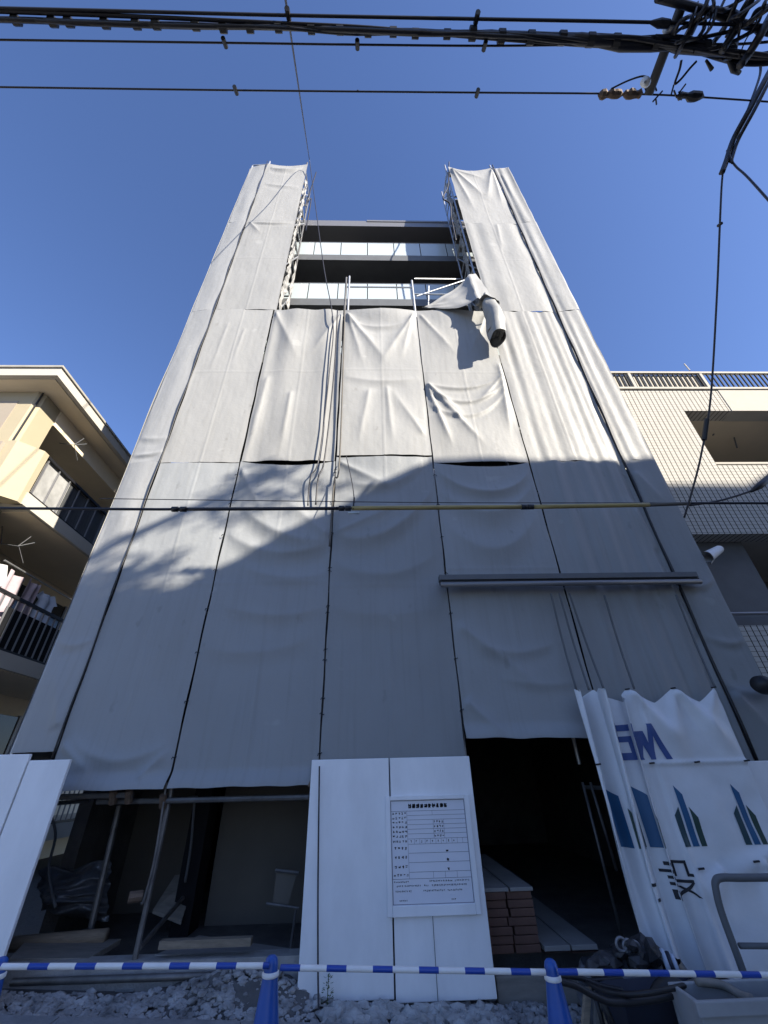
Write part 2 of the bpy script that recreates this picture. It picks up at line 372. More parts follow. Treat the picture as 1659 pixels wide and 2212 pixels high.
# ------------------------------------------------------------------ tarps
def swag(u0, v0, u1, v1, sag, wd, A):
    def f(u, v, W, H):
        if u <= u0 or u >= u1: return 0
        s = (u-u0)/(u1-u0); vc = v0+(v1-v0)*s-sag*4*s*(1-s)
        d = (v-vc)*H
        k = A*math.sin(math.pi*s)**.6
        e = math.sqrt((d/wd)**2+.02)
        return k*math.exp(-1.25*e)-.35*k*math.exp(-((d+1.5*wd)/(wd*1.1))**2)
    return f
def fold(u0, v0, u1, v1, w0, w1, A):
    def f(u, v, W, H):
        ax, az, bx, bz = u0*W, v0*H, u1*W, v1*H; px, pz = u*W, v*H
        dx, dz = bx-ax, bz-az; L2 = dx*dx+dz*dz; t = ((px-ax)*dx+(pz-az)*dz)/L2
        if t < 0 or t > 1: return 0
        d = ((px-ax)*dz-(pz-az)*dx)/math.sqrt(L2); ww = w0+(w1-w0)*t
        return A*math.exp(-1.2*math.sqrt((d/ww)**2+.015))*smooth(0, .1, t)*smooth(1, .55, t)
    return f
def pleats(n, A, ph=0, sl=0):
    def f(u, v, W, H):
        return A*math.sin(2*math.pi*n*(u+sl*(1-v))+ph+1.5*math.sin(5*u+ph))*(.5+.5*noise.noise((u*3+ph, v*2, 1)))
    return f
tarp_n = [0]
tie_me = MB().tube(bez([(-.035, 0, -.01), (-.01, -.018, .008), (.015, -.018, -.004), (.04, 0, .006)], 4), .006, 5)
def tarp(x0, x1, z0, z1, label, feats=(), nu=70, nv=170, gap=.009, topsag=0., botsag=0., bulge=.035, hem=0., turn=0., mt=None, ties='', amp=1., fk=1., topout=.9, Y=YT, lean=0., lift=None):
    tarp_n[0] += 1; sd = tarp_n[0]*7.3
    a, c = x0+gap, x1-gap; W, H = c-a, z1-z0
    def fn(u, v):
        x = a+W*u; z = z0+H*v
        d = bulge*math.sin(math.pi*u)*(.4+.6*noise.noise((u*1.3+sd, v*2.2, .5)))
        d += amp*((.020*noise.noise((x*1.5+sd, z*.9, 3))+.006*noise.noise((x*5+sd, z*2.2, 5)))*(.6 if z0 > 5 else 1)+.0018*noise.noise((x*16, z*7+sd, 8)))
        for f in feats: d += fk*f(u, v, W, H)
        edge = min(u, 1-u); k = smooth(0, .05, edge)*.92+.08
        d *= k
        # scalloped outline between the ties
        x += (.005*noise.noise((z*1.7+sd, 0, 1))+.003*math.sin(z*7+sd))*(1-smooth(0, .12, edge))*(1 if u < .5 else 1)
        z -= topsag*4*u*(1-u)*smooth(.72, 1, v)
        z += botsag*4*u*(1-u)*smooth(.25, 0, v)+.012*noise.noise((x*4+sd, 0, 0))*smooth(.1, 0, v)
        d += topsag*topout*4*u*(1-u)*math.exp(-((1-v)*H/.35)**2)
        if W > 1: d += .006*math.exp(-((v-.52)*H/.012)**2)+.005*math.exp(-((u-.5)*W/.012)**2)
        if hem: d += hem*smooth(.16/H, 0, v)*(.7+.4*noise.noise((x*3, sd, 2)))
        if lift: z += lift(u, v)
        y = Y-d-lean*(1-v)
        if turn: y += turn*abs((x-(x1 if turn > 0 and x0 < 0 else x0)))
        return (x, y, z)
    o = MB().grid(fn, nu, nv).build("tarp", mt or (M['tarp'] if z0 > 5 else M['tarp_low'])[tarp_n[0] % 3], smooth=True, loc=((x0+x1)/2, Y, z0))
    tag(o, label, "tarp", "grey sheets covering the scaffold")
    for side in ties:
        n = max(2, int(H/.5))
        for i in range(n):
            z = z0+H*(i+.5)/n; xx = x0 if side == 'l' else x1
            q = MB(); q.v = list(tie_me.v); q.f = list(tie_me.f)
            t = q.build("tie", M['black'], o); t.location = (xx-o.location.x, -.022, z-z0)
            t.rotation_euler = (0, random.uniform(-.4, .4), 0); t.scale = (.62, .8, .8)
    return o
ZA, ZB, ZC, ZD = 5.54, 9.56, 13.58, 17.5
# row A (lowest)
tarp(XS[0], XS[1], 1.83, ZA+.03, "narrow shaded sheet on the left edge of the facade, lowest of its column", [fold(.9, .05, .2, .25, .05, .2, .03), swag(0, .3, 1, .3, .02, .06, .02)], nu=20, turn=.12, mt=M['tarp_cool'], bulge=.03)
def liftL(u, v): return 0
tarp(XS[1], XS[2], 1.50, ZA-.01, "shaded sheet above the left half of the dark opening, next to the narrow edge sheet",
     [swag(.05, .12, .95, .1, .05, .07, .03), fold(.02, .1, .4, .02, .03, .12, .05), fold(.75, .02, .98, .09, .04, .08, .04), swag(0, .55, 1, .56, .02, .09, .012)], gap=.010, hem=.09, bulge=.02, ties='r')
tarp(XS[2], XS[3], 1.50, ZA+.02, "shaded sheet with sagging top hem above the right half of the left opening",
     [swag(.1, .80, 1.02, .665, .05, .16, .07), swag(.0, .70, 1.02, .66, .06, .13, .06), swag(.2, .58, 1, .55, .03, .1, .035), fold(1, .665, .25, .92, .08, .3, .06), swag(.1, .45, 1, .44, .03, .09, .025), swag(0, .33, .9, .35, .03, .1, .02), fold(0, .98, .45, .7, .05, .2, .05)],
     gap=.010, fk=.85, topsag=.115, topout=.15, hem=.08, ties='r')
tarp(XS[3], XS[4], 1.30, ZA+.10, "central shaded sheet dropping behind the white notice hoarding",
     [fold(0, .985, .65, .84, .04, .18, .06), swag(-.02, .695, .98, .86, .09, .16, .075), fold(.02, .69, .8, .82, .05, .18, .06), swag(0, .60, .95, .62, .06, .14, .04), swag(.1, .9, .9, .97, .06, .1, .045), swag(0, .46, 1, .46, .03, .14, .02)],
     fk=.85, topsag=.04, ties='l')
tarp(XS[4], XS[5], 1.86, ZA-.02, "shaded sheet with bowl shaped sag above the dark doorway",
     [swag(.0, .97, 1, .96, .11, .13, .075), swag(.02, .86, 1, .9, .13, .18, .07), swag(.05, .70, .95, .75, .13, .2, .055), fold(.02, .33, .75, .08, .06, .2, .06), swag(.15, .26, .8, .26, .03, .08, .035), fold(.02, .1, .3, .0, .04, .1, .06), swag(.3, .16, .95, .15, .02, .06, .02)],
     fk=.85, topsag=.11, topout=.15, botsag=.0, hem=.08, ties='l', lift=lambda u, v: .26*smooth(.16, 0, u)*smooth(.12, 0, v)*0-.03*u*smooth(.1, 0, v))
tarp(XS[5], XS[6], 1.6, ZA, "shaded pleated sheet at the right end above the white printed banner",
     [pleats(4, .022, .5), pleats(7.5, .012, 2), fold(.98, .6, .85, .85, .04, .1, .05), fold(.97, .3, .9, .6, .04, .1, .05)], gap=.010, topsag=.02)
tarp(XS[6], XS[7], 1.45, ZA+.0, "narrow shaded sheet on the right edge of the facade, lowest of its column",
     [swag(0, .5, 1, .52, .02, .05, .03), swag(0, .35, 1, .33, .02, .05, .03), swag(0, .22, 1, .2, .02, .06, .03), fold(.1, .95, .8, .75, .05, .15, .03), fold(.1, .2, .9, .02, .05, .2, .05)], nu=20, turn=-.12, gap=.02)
# row B
tarp(XS[0], XS[1], ZA+.03, ZB, "narrow sunlit sheet on the left edge, second from the bottom", [swag(0, .04, 1, .05, .01, .04, .03), swag(0, .13, 1, .12, .01, .06, .02)], nu=20, turn=.12, mt=M['tarp_cool'])
tarp(XS[1], XS[2], ZA, ZB, "flat sunlit sheet below the left tower, left of the draped middle sheets", [fold(.3, .9, .25, .5, .03, .06, .012), fold(.6, .85, .55, .55, .03, .06, .012)], bulge=.02)
tarp(XS[2], XS[3], ZA+.02, ZB, "sunlit draped sheet with vertical ripples behind the hanging wires",
     [pleats(3, .022, .8), fold(.0, 1, .5, .55, .05, .25, .05), fold(1, .98, .55, .6, .05, .2, .05), fold(.1, .5, .05, .02, .06, .12, .04), fold(.42, .4, .4, .02, .05, .09, .035)], topsag=.05, gap=.02)
tarp(XS[3], XS[4], ZA+.13, ZB+.0, "sunlit sheet with deep V folds under the open middle bay",
     [fold(.02, .98, .62, .52, .04, .2, .085), fold(.98, .97, .42, .5, .04, .22, .085), fold(.03, .99, .3, .5, .03, .12, .05), fold(.97, .99, .72, .55, .03, .12, .05), swag(.04, .47, .96, .46, .03, .1, .04), fold(.35, .4, .2, .0, .05, .12, .04), fold(.55, .42, .6, .02, .04, .1, .04), fold(.95, .1, .55, .42, .04, .15, .04), swag(.1, .9, .9, .9, .05, .1, .04)],
     fk=.7, topsag=.10, gap=.010)
tarp(XS[4], XS[5], ZA-.02, ZB, "sunlit sheet with strong swags beneath the hanging tarp roll",
     [fold(.0, .45, .45, .22, .03, .07, .05), fold(.0, .45, .62, .06, .03, .08, .05), fold(.0, .45, .25, .05, .03, .07, .05), swag(-.02, .45, 1.0, .50, .06, .05, .035), swag(.0, .40, 1.0, .46, .10, .05, .035), swag(.0, .32, 1, .42, .12, .06, .03), fold(.02, .98, .5, .6, .03, .14, .035), fold(.98, .6, .88, .12, .04, .09, .05), fold(.98, .98, .6, .62, .03, .12, .035), fold(.98, .5, .55, .3, .03, .08, .04)],
     topsag=.05, gap=.010)
tarp(XS[5], XS[6], ZA, ZB, "sunlit pleated sheet at the right end below the right tower", [pleats(4, .014, .3, .0), pleats(9, .006, 1.1)], bulge=.015, gap=.010)
tarp(XS[6], XS[7], ZA, ZB, "narrow sunlit sheet on the right edge, second from the bottom", [pleats(3, .01)], nu=20, turn=-.12, gap=.02)
# towers
xl2, xr2 = XS[2]+.06, XS[5]+.05
tarp(XS[0], XS[1], ZB, ZC, "narrow sunlit sheet on the left tower, third from the bottom", nu=20, turn=.12, mt=M['tarp_cool'])
tarp(XS[1], xl2, ZB, ZC, "plain sunlit sheet on the lower half of the left tower", [swag(.05, .97, .95, .97, .02, .05, .03), fold(.05, .98, .4, .8, .03, .1, .03)], gap=.010, topsag=.03)
tarp(XS[0], XS[1], ZC, ZD-.1, "narrow sunlit sheet at the top of the left tower", nu=20, turn=.12, mt=M['tarp_cool'])
tarp(XS[1], xl2, ZC, ZD, "sunlit sheet at the top of the left tower with a sagging upper hem", [swag(.1, .92, .9, .93, .05, .15, .06), swag(.1, .6, .9, .55, .02, .1, .03)], topout=-.25, bulge=.015, gap=.010, topsag=.10)
tarp(xr2, XS[6], ZB, ZC, "plain sunlit sheet on the lower half of the right tower", [pleats(3, .016), fold(.6, 1, .5, .55, .05, .15, .03)], gap=.010)
tarp(XS[6], XS[7], ZB, ZC, "narrow sunlit sheet on the right tower, third from the bottom", [pleats(2.5, .012)], nu=20, turn=-.12, gap=.02)
tarp(xr2, XS[6], ZC, ZD, "sunlit sheet at the top of the right tower with star shaped folds",
     [fold(.03, .98, .6, .35, .04, .2, .075), fold(.97, .99, .55, .3, .04, .22, .075), fold(.04, .97, .3, .1, .03, .15, .05), fold(.95, .95, .85, .2, .04, .12, .05), fold(.03, .97, .75, .75, .03, .15, .045)], topout=-.25, bulge=.015, gap=.010, topsag=.17)
tarp(XS[6], XS[7], ZC, ZD-.15, "narrow sunlit sheet at the top of the right tower", [pleats(2.5, .02), fold(.3, .9, .35, .3, .03, .06, .03)], nu=20, turn=-.12, gap=.02)
for s, x in ((-1, XS[0]-.02), (1, XS[7]+.02)):
    def fs(u, v, x=x, s=s):
        return (x+s*(.03*noise.noise((u*2, v*9, s))+.02*math.sin(math.pi*u)), YT+.06+1.0*u, .3+17.0*v)
    o = MB().grid(fs, 12, 120).build("side_tarp", M['tarp'][0], smooth=True, loc=(x, 5.2, 1.7))
    tag(o, "long sheet closing the %s end of the scaffold, facing the %s" % (("left", "cream apartment house") if s < 0 else ("right", "pale tiled building")), "tarp", "grey sheets covering the scaffold")
# black cords along the outer seams
for s, x, zt in ((-1, XS[1], 17.6), (1, XS[6], 17.6)):
    pts = [(x+.003*noise.noise((k*.7, s, 0)), YT-.02-.012*math.sin(k*1.3), 1.6+(zt-1.6)*k/50) for k in range(51)]
    o = MB().tube(pts, .009 if s < 0 else .016, 6).build("lacing_cord", M['black'], smooth=True)
    tag(o, "black lacing cord down the %s corner seam of the sheeting" % ("left" if s < 0 else "right"), "cord", "black cords lacing the sheets")
# upper right: side lacing bits at the tower tops
for (pts, r, lab) in (
    ([at(970, 350, 4.8), at(968, 400, 4.75), at(957, 428, 4.7), at(972, 440, 4.75), at(975, 470, 4.8), at(985, 520, 4.85)], .018, "dark tangled hose hanging down the inner edge of the right tower"),
    ([at(683, 372, 4.8), at(668, 420, 4.75), at(660, 445, 4.75), at(672, 430, 4.8), at(660, 500, 4.85)], .016, "dark cord dangling at the inner edge of the left tower")):
    tag(MB().tube(bez(pts, 8), r, 6).build("cord", M['cable'], smooth=True), lab, "cord")
for s_, x, lab in ((-1, XS[2]+.02, "crumpled pale mesh strip bunched down the inner side of the left tower"), (1, XS[5]-.02, "crumpled pale mesh strip bunched down the inner side of the right tower")):
    def strip(u, v, x=x, s_=s_):
        z = 9.6+(7.4 if s_ < 0 else 7.2)*v
        wv = .22+.16*noise.noise((z*1.3, s_, 4))
        y = 4.93+wv*u+.10*noise.noise((z*.9, s_*3, 1))
        return (x+.05*noise.noise((u*3, z*2.6, s_))+.035*noise.noise((u*7, z*7, s_*2)), y, z)
    tag(MB().grid(strip, 14, 190).build("mesh_strip", M['steelmesh'], smooth=True, loc=(x, 5.0, 9.6)), lab, "mesh strip")
    def strip2(u, v, x=x, s_=s_):
        z = 9.7+(3.0 if s_ < 0 else 2.0)*v
        return (x-s_*.03+.06*noise.noise((u*3, z*3, s_+5)), 5.3+(.14+.1*noise.noise((z*2, s_, 9)))*u, z)
    tag(MB().grid(strip2, 10, 70).build("mesh_strip", M['steelmesh'], smooth=True, loc=(x, 5.3, 9.7)), lab.replace("crumpled pale", "short torn").replace("bunched down", "at the foot of"), "mesh strip")
# loose tarp on the right of the open bay
lt = thing("loose_tarp", "loose grey tarp pulled aside and rolled, hanging from the right tower edge", "tarp", (2.3, 4.6, 9.6))
A_, B_, C_ = at(912, 664, 4.74), at(1025, 590, 4.72), at(1070, 655, 4.42)
def flap(u, v):
    # u along the lower edge A->C, v towards B
    e = A_.lerp(C_, u)+Vector((0, .0, -.10*math.sin(math.pi*u)))
    l = A_.lerp(B_, u)+Vector((.02, 0, -.07*math.sin(math.pi*u)))
    p = e.lerp(l, v)
    fld = .20*math.exp(-1.3*abs(u-.74-.1*v)/.12)*(1-.6*v)+.02*math.sin(u*14+v*3)*u+.03*noise.noise((u*5, v*5, 2))
    return p+Vector((0, -fld, 0))
MB().grid(flap, 40, 24).build("flap", M['tarp'][0], lt, smooth=True)
P0, P1 = at(1048, 640, 4.45), at(1076, 730, 4.42)
def roll_(u, v):
    ax = P0.lerp(P1, v); t = (P1-P0).normalized(); s1 = t.cross(Vector((0, 1, 0))).normalized(); s2 = t.cross(s1)
    r = (.06+.10*smooth(0, .25, v)+.03*v-.025*math.sin(v*6))*(1+.16*math.sin(2*math.pi*(2*u+.5*v))+.36*noise.noise((math.cos(6.28*u)*1.6+3, math.sin(6.28*u)*1.6, v*3.5))+.06*noise.noise((u*14, v*9, 4)))
    turns = 1.9
    a = 2*math.pi*u*turns+.8*v
    r *= (1-.52*u)*(1+.10*(v-.5)*math.sin(5*u))
    v = v*(1-.10*u+.05*math.sin(9*u))
    ax = P0.lerp(P1, v)
    return ax+(s1*math.cos(a)+s2*math.sin(a))*r+Vector((0, 0, .03*math.sin(a)))
MB().grid(roll_, 110, 40).build("roll", M['tarp'][1], lt, smooth=True)
def plug(u, v):
    c = P0.lerp(P1, .86); t = (P1-P0).normalized(); s1 = t.cross(Vector((0, 1, 0))).normalized(); s2 = t.cross(s1); a = 2*math.pi*u
    return c+(s1*math.cos(a)+s2*math.sin(a))*(.16*v)+t*(.09*noise.noise((math.cos(a)*v*3, math.sin(a)*v*3, 8)))
MB().grid(plug, 24, 8).build("inner_fold", M['steelmesh'], lt, smooth=True)
def collar(u, v):
    c = at(1052, 650, 4.42); a = 2*math.pi*u; r = .06+.15*v*(1+.35*noise.noise((math.cos(a)*2, math.sin(a)*2, 6)))
    return c+Vector((r*1.15*math.cos(a), r*.7*math.sin(a), -.09*v+.05*math.cos(3*a)*v+.03*math.cos(7*a)*v))
MB().grid(collar, 36, 6).build("collar", M['tarp'][0], lt, smooth=True)
# long double rail across the right bays
br = thing("rail_beam", "long grey double rail mounted across the right sheets above the doorway", "rail", (2.4, 4.6, 3.5))
MB().box(.81, 4.02, 4.56, 4.66, 3.53, 3.60).build("upper_rail", M['slab'], br, bevel=.006)
MB().box(.82, 4.03, 4.58, 4.66, 3.50, 3.528).build("gap_strip", M['black'], br)
MB().tube([(.82, 4.57, 3.47), (4.02, 4.57, 3.47)], .032, 10).build("lower_rail", M['parapet'], br, smooth=True)
for i, (xa, ya, xb, yb) in enumerate(((1190, 1282, 1245, 1490), (1208, 1282, 1272, 1490), (1230, 1282, 1305, 1490), (1305, 1285, 1370, 1488), (1460, 1285, 1545, 1485))):
    o = MB().tube(bez([at(xa, ya, 4.6), at((xa+xb)/2-2, (ya+yb)/2, 4.62), at(xb, yb, 4.52)], 6), .011, 6).build("hanging_cord", M['slab'], smooth=True)
    tag(o, ("leftmost grey cord from the double rail to the banner top", "grey cord second from the left between rail and banner", "grey cord third from the left between rail and banner", "grey cord by the middle of the banner, fourth from the left", "rightmost grey cord from the rail to the banner corner")[i], "cord", "cords holding up the white banner")
# ------------------------------------------------------------------ building behind
bd = thing("building", "dark new building with milky glass balconies behind the sheeting", "building", (.3, 6, 0))
YB = 5.85
XL, XR = -3.4, 4.1
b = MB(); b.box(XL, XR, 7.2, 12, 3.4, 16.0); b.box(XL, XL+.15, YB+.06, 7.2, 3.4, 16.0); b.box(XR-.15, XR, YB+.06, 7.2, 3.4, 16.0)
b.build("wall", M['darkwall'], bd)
MB().box(XL-.05, XR+.05, YB-.04, 12, 15.98, 16.34).build("parapet", M['parapet'], bd)
MB().box(-.1, XR+.05, YB-.06, YB-.03, 16.27, 16.36).build("parapet_flashing", M['parapet'], bd)
FL = 2.29
for k in range(0, 5):
    zt = 14.20-FL*k
    MB().box(XL+.15, XR-.15, YB-.02, 7.2, zt-.30, zt).build("balcony_slab", M['slab'], bd)
    if k < 3:
        g = [XL+.2+.78*i for i in range(10)]
        xs_ = [x for x in g if x < XR-.3]+[XR-.2]
        for x0, x1 in zip(xs_, xs_[1:]):
            MB().box(x0+.012, x1-.012, YB, YB+.015, zt+.02, zt+.76).build("balustrade_pane", M['milk'], bd)
        MB().tube([(XL+.2, YB+.01, zt+.79), (XR-.2, YB+.01, zt+.79)], .018, 6).build("handrail", M['parapet'], bd)
    # sliding windows on the recessed wall
    for x0 in (-3.0, -1.1, .8, 2.4):
        f = MB()
        f.box(x0, x0+1.6, 7.15, 7.195, zt+.0, zt+1.7)
        w_ = f.build("window", M['darkglass'], bd)
        q = MB(); q.box(x0-.03, x0, 7.13, 7.2, zt, zt+1.73); q.box(x0+1.6, x0+1.63, 7.13, 7.2, zt, zt+1.73); q.box(x0+.785, x0+.815, 7.13, 7.15, zt, zt+1.7)
        fr = q.build("window_frame", M['slab'], w_)
for dx in (.12, .48):
    MB().box(dx, dx+.02, YB+.3, YB+.32, 15.2, 15.55).build("bracket", M['parapet'], bd)
# ground floor room
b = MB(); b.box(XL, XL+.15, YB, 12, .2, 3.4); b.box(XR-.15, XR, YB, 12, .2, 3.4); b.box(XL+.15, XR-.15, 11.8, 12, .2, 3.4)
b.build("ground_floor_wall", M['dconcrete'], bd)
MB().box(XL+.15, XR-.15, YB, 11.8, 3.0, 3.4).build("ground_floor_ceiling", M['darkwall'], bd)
MB().box(-2.15, -1.95, 6.0, 6.3, .2, 3.0).build("column", M['darkwall'], bd)
MB().box(.55, .8, 6.2, 6.5, .2, 3.0).build("column", M['darkwall'], bd)
MB().box(-1.9, .55, 6.35, 6.42, .2, 1.62).build("interior_partition", M['board'], bd)
MB().box(-3.25, -2.5, 7.0, 7.08, .2, 2.3).build("interior_partition", M['board'], bd)
# concrete footing in front of the left opening
MB().box(-3.4, -.62, 4.78, 4.95, .0, .34).build("footing", M['concrete'], bd)
# ------------------------------------------------------------------ clutter in the openings
def slabthing(name, label, cat, pts, th, m_, group=None):
    q = MB(); n = len(pts); vs = [Vector(p) for p in pts]+[Vector(p)-Vector((0, 0, th)) for p in pts]
    q.add(vs, [tuple(range(n)), tuple(range(2*n-1, n-1, -1))]+[(i, i+n, (i+1) % n+n, (i+1) % n) for i in range(n)])
    return tag(q.build(name, m_, bevel=.003), label, cat, group)
slabthing("plywood_board", "plywood board lying flat at the left end of the opening", "board", [at(20, 2070, 4.9), at(190, 2070, 4.9), at(262, 2028, 5.35), at(60, 2028, 5.35)], .04, M['ply'])
o = MB().tube([at(25, 2040, 5.3), at(230, 2022, 5.3)], .055, 10).build("timber_log", M['wood'], smooth=True); tag(o, "round timber lying behind the flat plywood board", "timber")
slabthing("plywood_board", "pale plywood sheet leaning low in the middle of the left opening", "board", [at(335, 2062, 4.9), at(520, 2062, 4.9), at(640, 2050, 5.2), at(430, 2020, 5.6)], .05, M['lid'])
o = MB().box(-1.78, -1.03, 4.79, 4.86, .40, .45).build("timber_batten", M['wood']); tag(o, "short timber batten at the front edge of the pale plywood sheet", "timber")
o = MB().tube([at(25, 2122, 4.72), at(590, 2103, 4.72)], .024, 8).build("steel_pipe", M['dullsteel'], smooth=True); tag(o, "scaffold pipe lying along the concrete footing", "pipe")
slabthing("plywood_board", "grey panel leaning against the inner partition behind the middle pole", "board", [at(330, 1965, 5.9), at(378, 1890, 6.25), at(425, 1885, 6.25), at(392, 1990, 5.9)], .03, M['ply'])
for k, pts_ in enumerate(([at(100, 1740, 5.4), at(120, 1800, 5.5), at(105, 1880, 5.5), at(120, 1960, 5.3)], [at(420, 1735, 5.6), at(412, 1830, 5.8), at(400, 1905, 5.9)])):
    tag(MB().tube(bez(pts_, 6), .014, 6).build("dangling_hose", M['slab'], smooth=True), ("slack hose dangling near the left hoarding inside the opening", "slack hose dangling in front of the inner partition")[k], "hose")
# sheeting bundle on the left
sb = thing("plastic_sheeting", "crumpled heap of dark plastic sheeting deep in the left opening", "plastic sheet", tuple(at(170, 1930, 5.6)))
def crump(u, v):
    p = at(85+150*u, 1980-110*v, 5.7)
    return p+Vector((0, -.25*math.sin(math.pi*u)*math.sin(math.pi*min(1, v*1.1))-.07*noise.noise((u*2.5+v*2, v*9, 1))-.02*noise.noise((u*9, v*15, 4)), .16*(v-.5)*(u-.5)+.07*noise.noise((u*3, v*2, 3))))
MB().grid(crump, 50, 40).build("sheet", M['sack'], sb, smooth=True)
ch = thing("white_stand", "narrow white stand beside the hoarding in the left opening", "stand", tuple(at(612, 1955, 5.4)))
MB().add([at(598, 1880, 5.4), at(640, 1890, 5.4), at(622, 1955, 5.4), at(588, 1955, 5.4), at(598, 1880, 5.46), at(640, 1890, 5.46), at(622, 1955, 5.46), at(588, 1955, 5.46)],
         [(0, 1, 2, 3), (7, 6, 5, 4), (0, 4, 5, 1), (1, 5, 6, 2), (2, 6, 7, 3), (3, 7, 4, 0)]).build("panel", M['board'], ch)
MB().tube([at(575, 1952, 5.35), at(645, 1962, 5.35)], .012, 6).build("bar", M['dullsteel'], ch)
MB().tube([at(595, 1880, 5.38), at(645, 1886, 5.38)], .016, 6).build("bar", M['dullsteel'], ch)
MB().tube([at(640, 1960, 5.38), at(622, 2085, 5.0)], .012, 6).build("leg", M['dullsteel'], ch)
# tile boxes: two stacks of brown cartons with grey board tops
rng = random.Random(11)
sx0, sx1, sy = .985, 1.44, 5.0
floorz = .24
nL = 7; hL = (at(1100, 1916, sy).z-.03-floorz)/nL
ordn = ["bottom", "second from the bottom", "third from the bottom", "fourth from the bottom", "fifth from the bottom", "sixth from the bottom", "topmost"]
for r in range(nL):
    sp = (sx0+sx1)/2+rng.uniform(-.03, .03)
    for k, (xa, xb) in enumerate(((sx0, sp-.004), (sp+.004, sx1))):
        dy = rng.uniform(-.006, .01)
        o = MB().box(xa+rng.uniform(0, .008), xb-rng.uniform(0, .008), sy+dy, sy+.75, floorz+r*hL+.003, floorz+(r+1)*hL-.002).build("carton", M['brown'], bevel=.004, loc=((xa+xb)/2, sy+.3, floorz+r*hL))
        tag(o, "brown carton in the taller stack, %s, on the %s" % (ordn[r], "left" if k == 0 else "right"), "carton", "brown cartons stacked in the doorway")
zt = floorz+nL*hL
for k, (xa, xb) in enumerate(((sx0-.02, sx0+.24), (sx0+.255, sx1+.01))):
    o = MB().box(xa, xb, sy-.01, sy+1.9, zt, zt+.028).build("grey_board", M['lid'], bevel=.004)
    tag(o, "long grey board on top of the taller carton stack, %s one" % ("left" if k == 0 else "right"), "board", "grey boards on the carton stacks")
s2x0, s2x1 = 1.46, 1.93
z2 = at(1240, 2035, sy-.02).z-.05
n2 = 3; h2 = (z2-floorz)/n2
for r in range(n2):
    for k in range(2):
        xa = s2x0+k*(s2x1-s2x0)/2; xb = xa+(s2x1-s2x0)/2-.006
        o = MB().box(xa, xb, sy+rng.uniform(-.03, 0), sy+.7, floorz+r*h2+.003, floorz+(r+1)*h2-.002).build("carton", M['brown'], bevel=.005, loc=(xa, sy+.3, floorz+r*h2))
        tag(o, "brown carton in the lower stack, %s row, on the %s" % (("bottom", "middle", "top")[r], "left" if k == 0 else "right"), "carton", "brown cartons stacked in the doorway")
for k in range(2):
    xa = s2x0+k*.24
    o = MB().box(xa, xa+.225, sy-.03, sy+2.0, z2, z2+.035).build("grey_board", M['lid'], bevel=.004)
    tag(o, "long grey board on the lower carton stack, %s one" % ("left" if k == 0 else "right"), "board", "grey boards on the carton stacks")
o = MB().box(.95, 1.9, 4.68, 4.8, gk(1.4)-.05, gk(1.4)+.12).build("sill_beam", M['ply'], bevel=.01); tag(o, "weathered timber beam lying below the dark doorway", "timber")
for k, (a_, c_) in enumerate((((1258, 1690), (1350, 2050)), ((1275, 1690), (1332, 1880)))):
    o = MB().tube([at(*a_, 5.1), at(*c_, 5.2)], .014, 6).build("steel_pipe", M['dullsteel'], smooth=True)
    tag(o, ("long thin pipe leaning inside the doorway beside the banner", "shorter thin pipe leaning just behind the long one in the doorway")[k], "pipe")
# ------------------------------------------------------------------ hoardings
def hoarding(x0, x1, z0, z1, Y, label, ribs=2, slope=0, notch=None):
    h = thing("hoarding_panel", label, "hoarding panel", ((x0+x1)/2, Y, z0), "white hoarding panels around the site")
    MB().box(x0+.003, x1-.003, Y, Y+.035, z0, z1).build("sheet", M['panel'], h, bevel=.006)
    for i in range(ribs):
        x = x0+(x1-x0)*(i+1)/(ribs+1)
        MB().box(x-.002, x+.002, Y-.0015, Y+.01, z0+.02, z1-.02).build("groove", M['slab'] if i == 99 else M['panel'], h)
    MB().box(x0+.02, x1-.02, Y+.036, Y+.07, z1-.25, z1-.2).build("back_rail", M['steel'], h)
    return h
hoarding(-.60, .145, .13, 1.70, 4.6, "white hoarding panel left of the notice, second panel seam to the right", 1)
h = hoarding(.152, .93, .11, 1.70, 4.6, "white hoarding panel carrying the building notice beside the dark doorway", 0)
MB().box(.470, .475, 4.597, 4.61, .115, .62).build("groove", M['slab'], h)
hoarding(-3.06, -2.70, .15, 1.74, 4.3, "white hoarding panel at the left edge of the photo with a free right edge", 0)
hoarding(-4.1, -3.07, .15, 1.79, 4.3, "slightly taller white hoarding panel at the very left, partly outside the photo", 0)
hoarding(3.45, 4.9, .0, 1.60, 4.62, "white hoarding panel at the right edge behind the banner", 1)
# notice board
nb = thing("notice_board", "white framed building notice with ruled table on the hoarding", "notice board", (.49, 4.58, .6))
NX0, NX1, NZ0, NZ1 = .115, .86, .60, 1.385
MB().box(NX0, NX1, 4.582, 4.598, NZ0, NZ1).build("board", M['sign'], nb)
q = MB(); fwid = .03
q.box(NX0-.012, NX0+fwid, 4.566, 4.581, NZ0-.012, NZ1+.012); q.box(NX1-fwid, NX1+.012, 4.566, 4.581, NZ0-.012, NZ1+.012)
q.box(NX0+fwid+.001, NX1-fwid-.001, 4.566, 4.581, NZ0-.012, NZ0+.055); q.box(NX0+fwid+.001, NX1-fwid-.001, 4.566, 4.581, NZ1-.02, NZ1+.012)
q.build("frame", M['panel'], nb, bevel=.003)
sx = lambda u: NX0+.034+(NX1-NX0-.068)*u
sz = lambda v: NZ1-.024-(NZ1-NZ0-.083)*v
YS = 4.5805
def rect(q, u0, u1, v0, v1):
    q.add([(sx(u0), YS, sz(v1)), (sx(u1), YS, sz(v1)), (sx(u1), YS, sz(v0)), (sx(u0), YS, sz(v0))], [(0, 1, 2, 3)])
ln = MB()
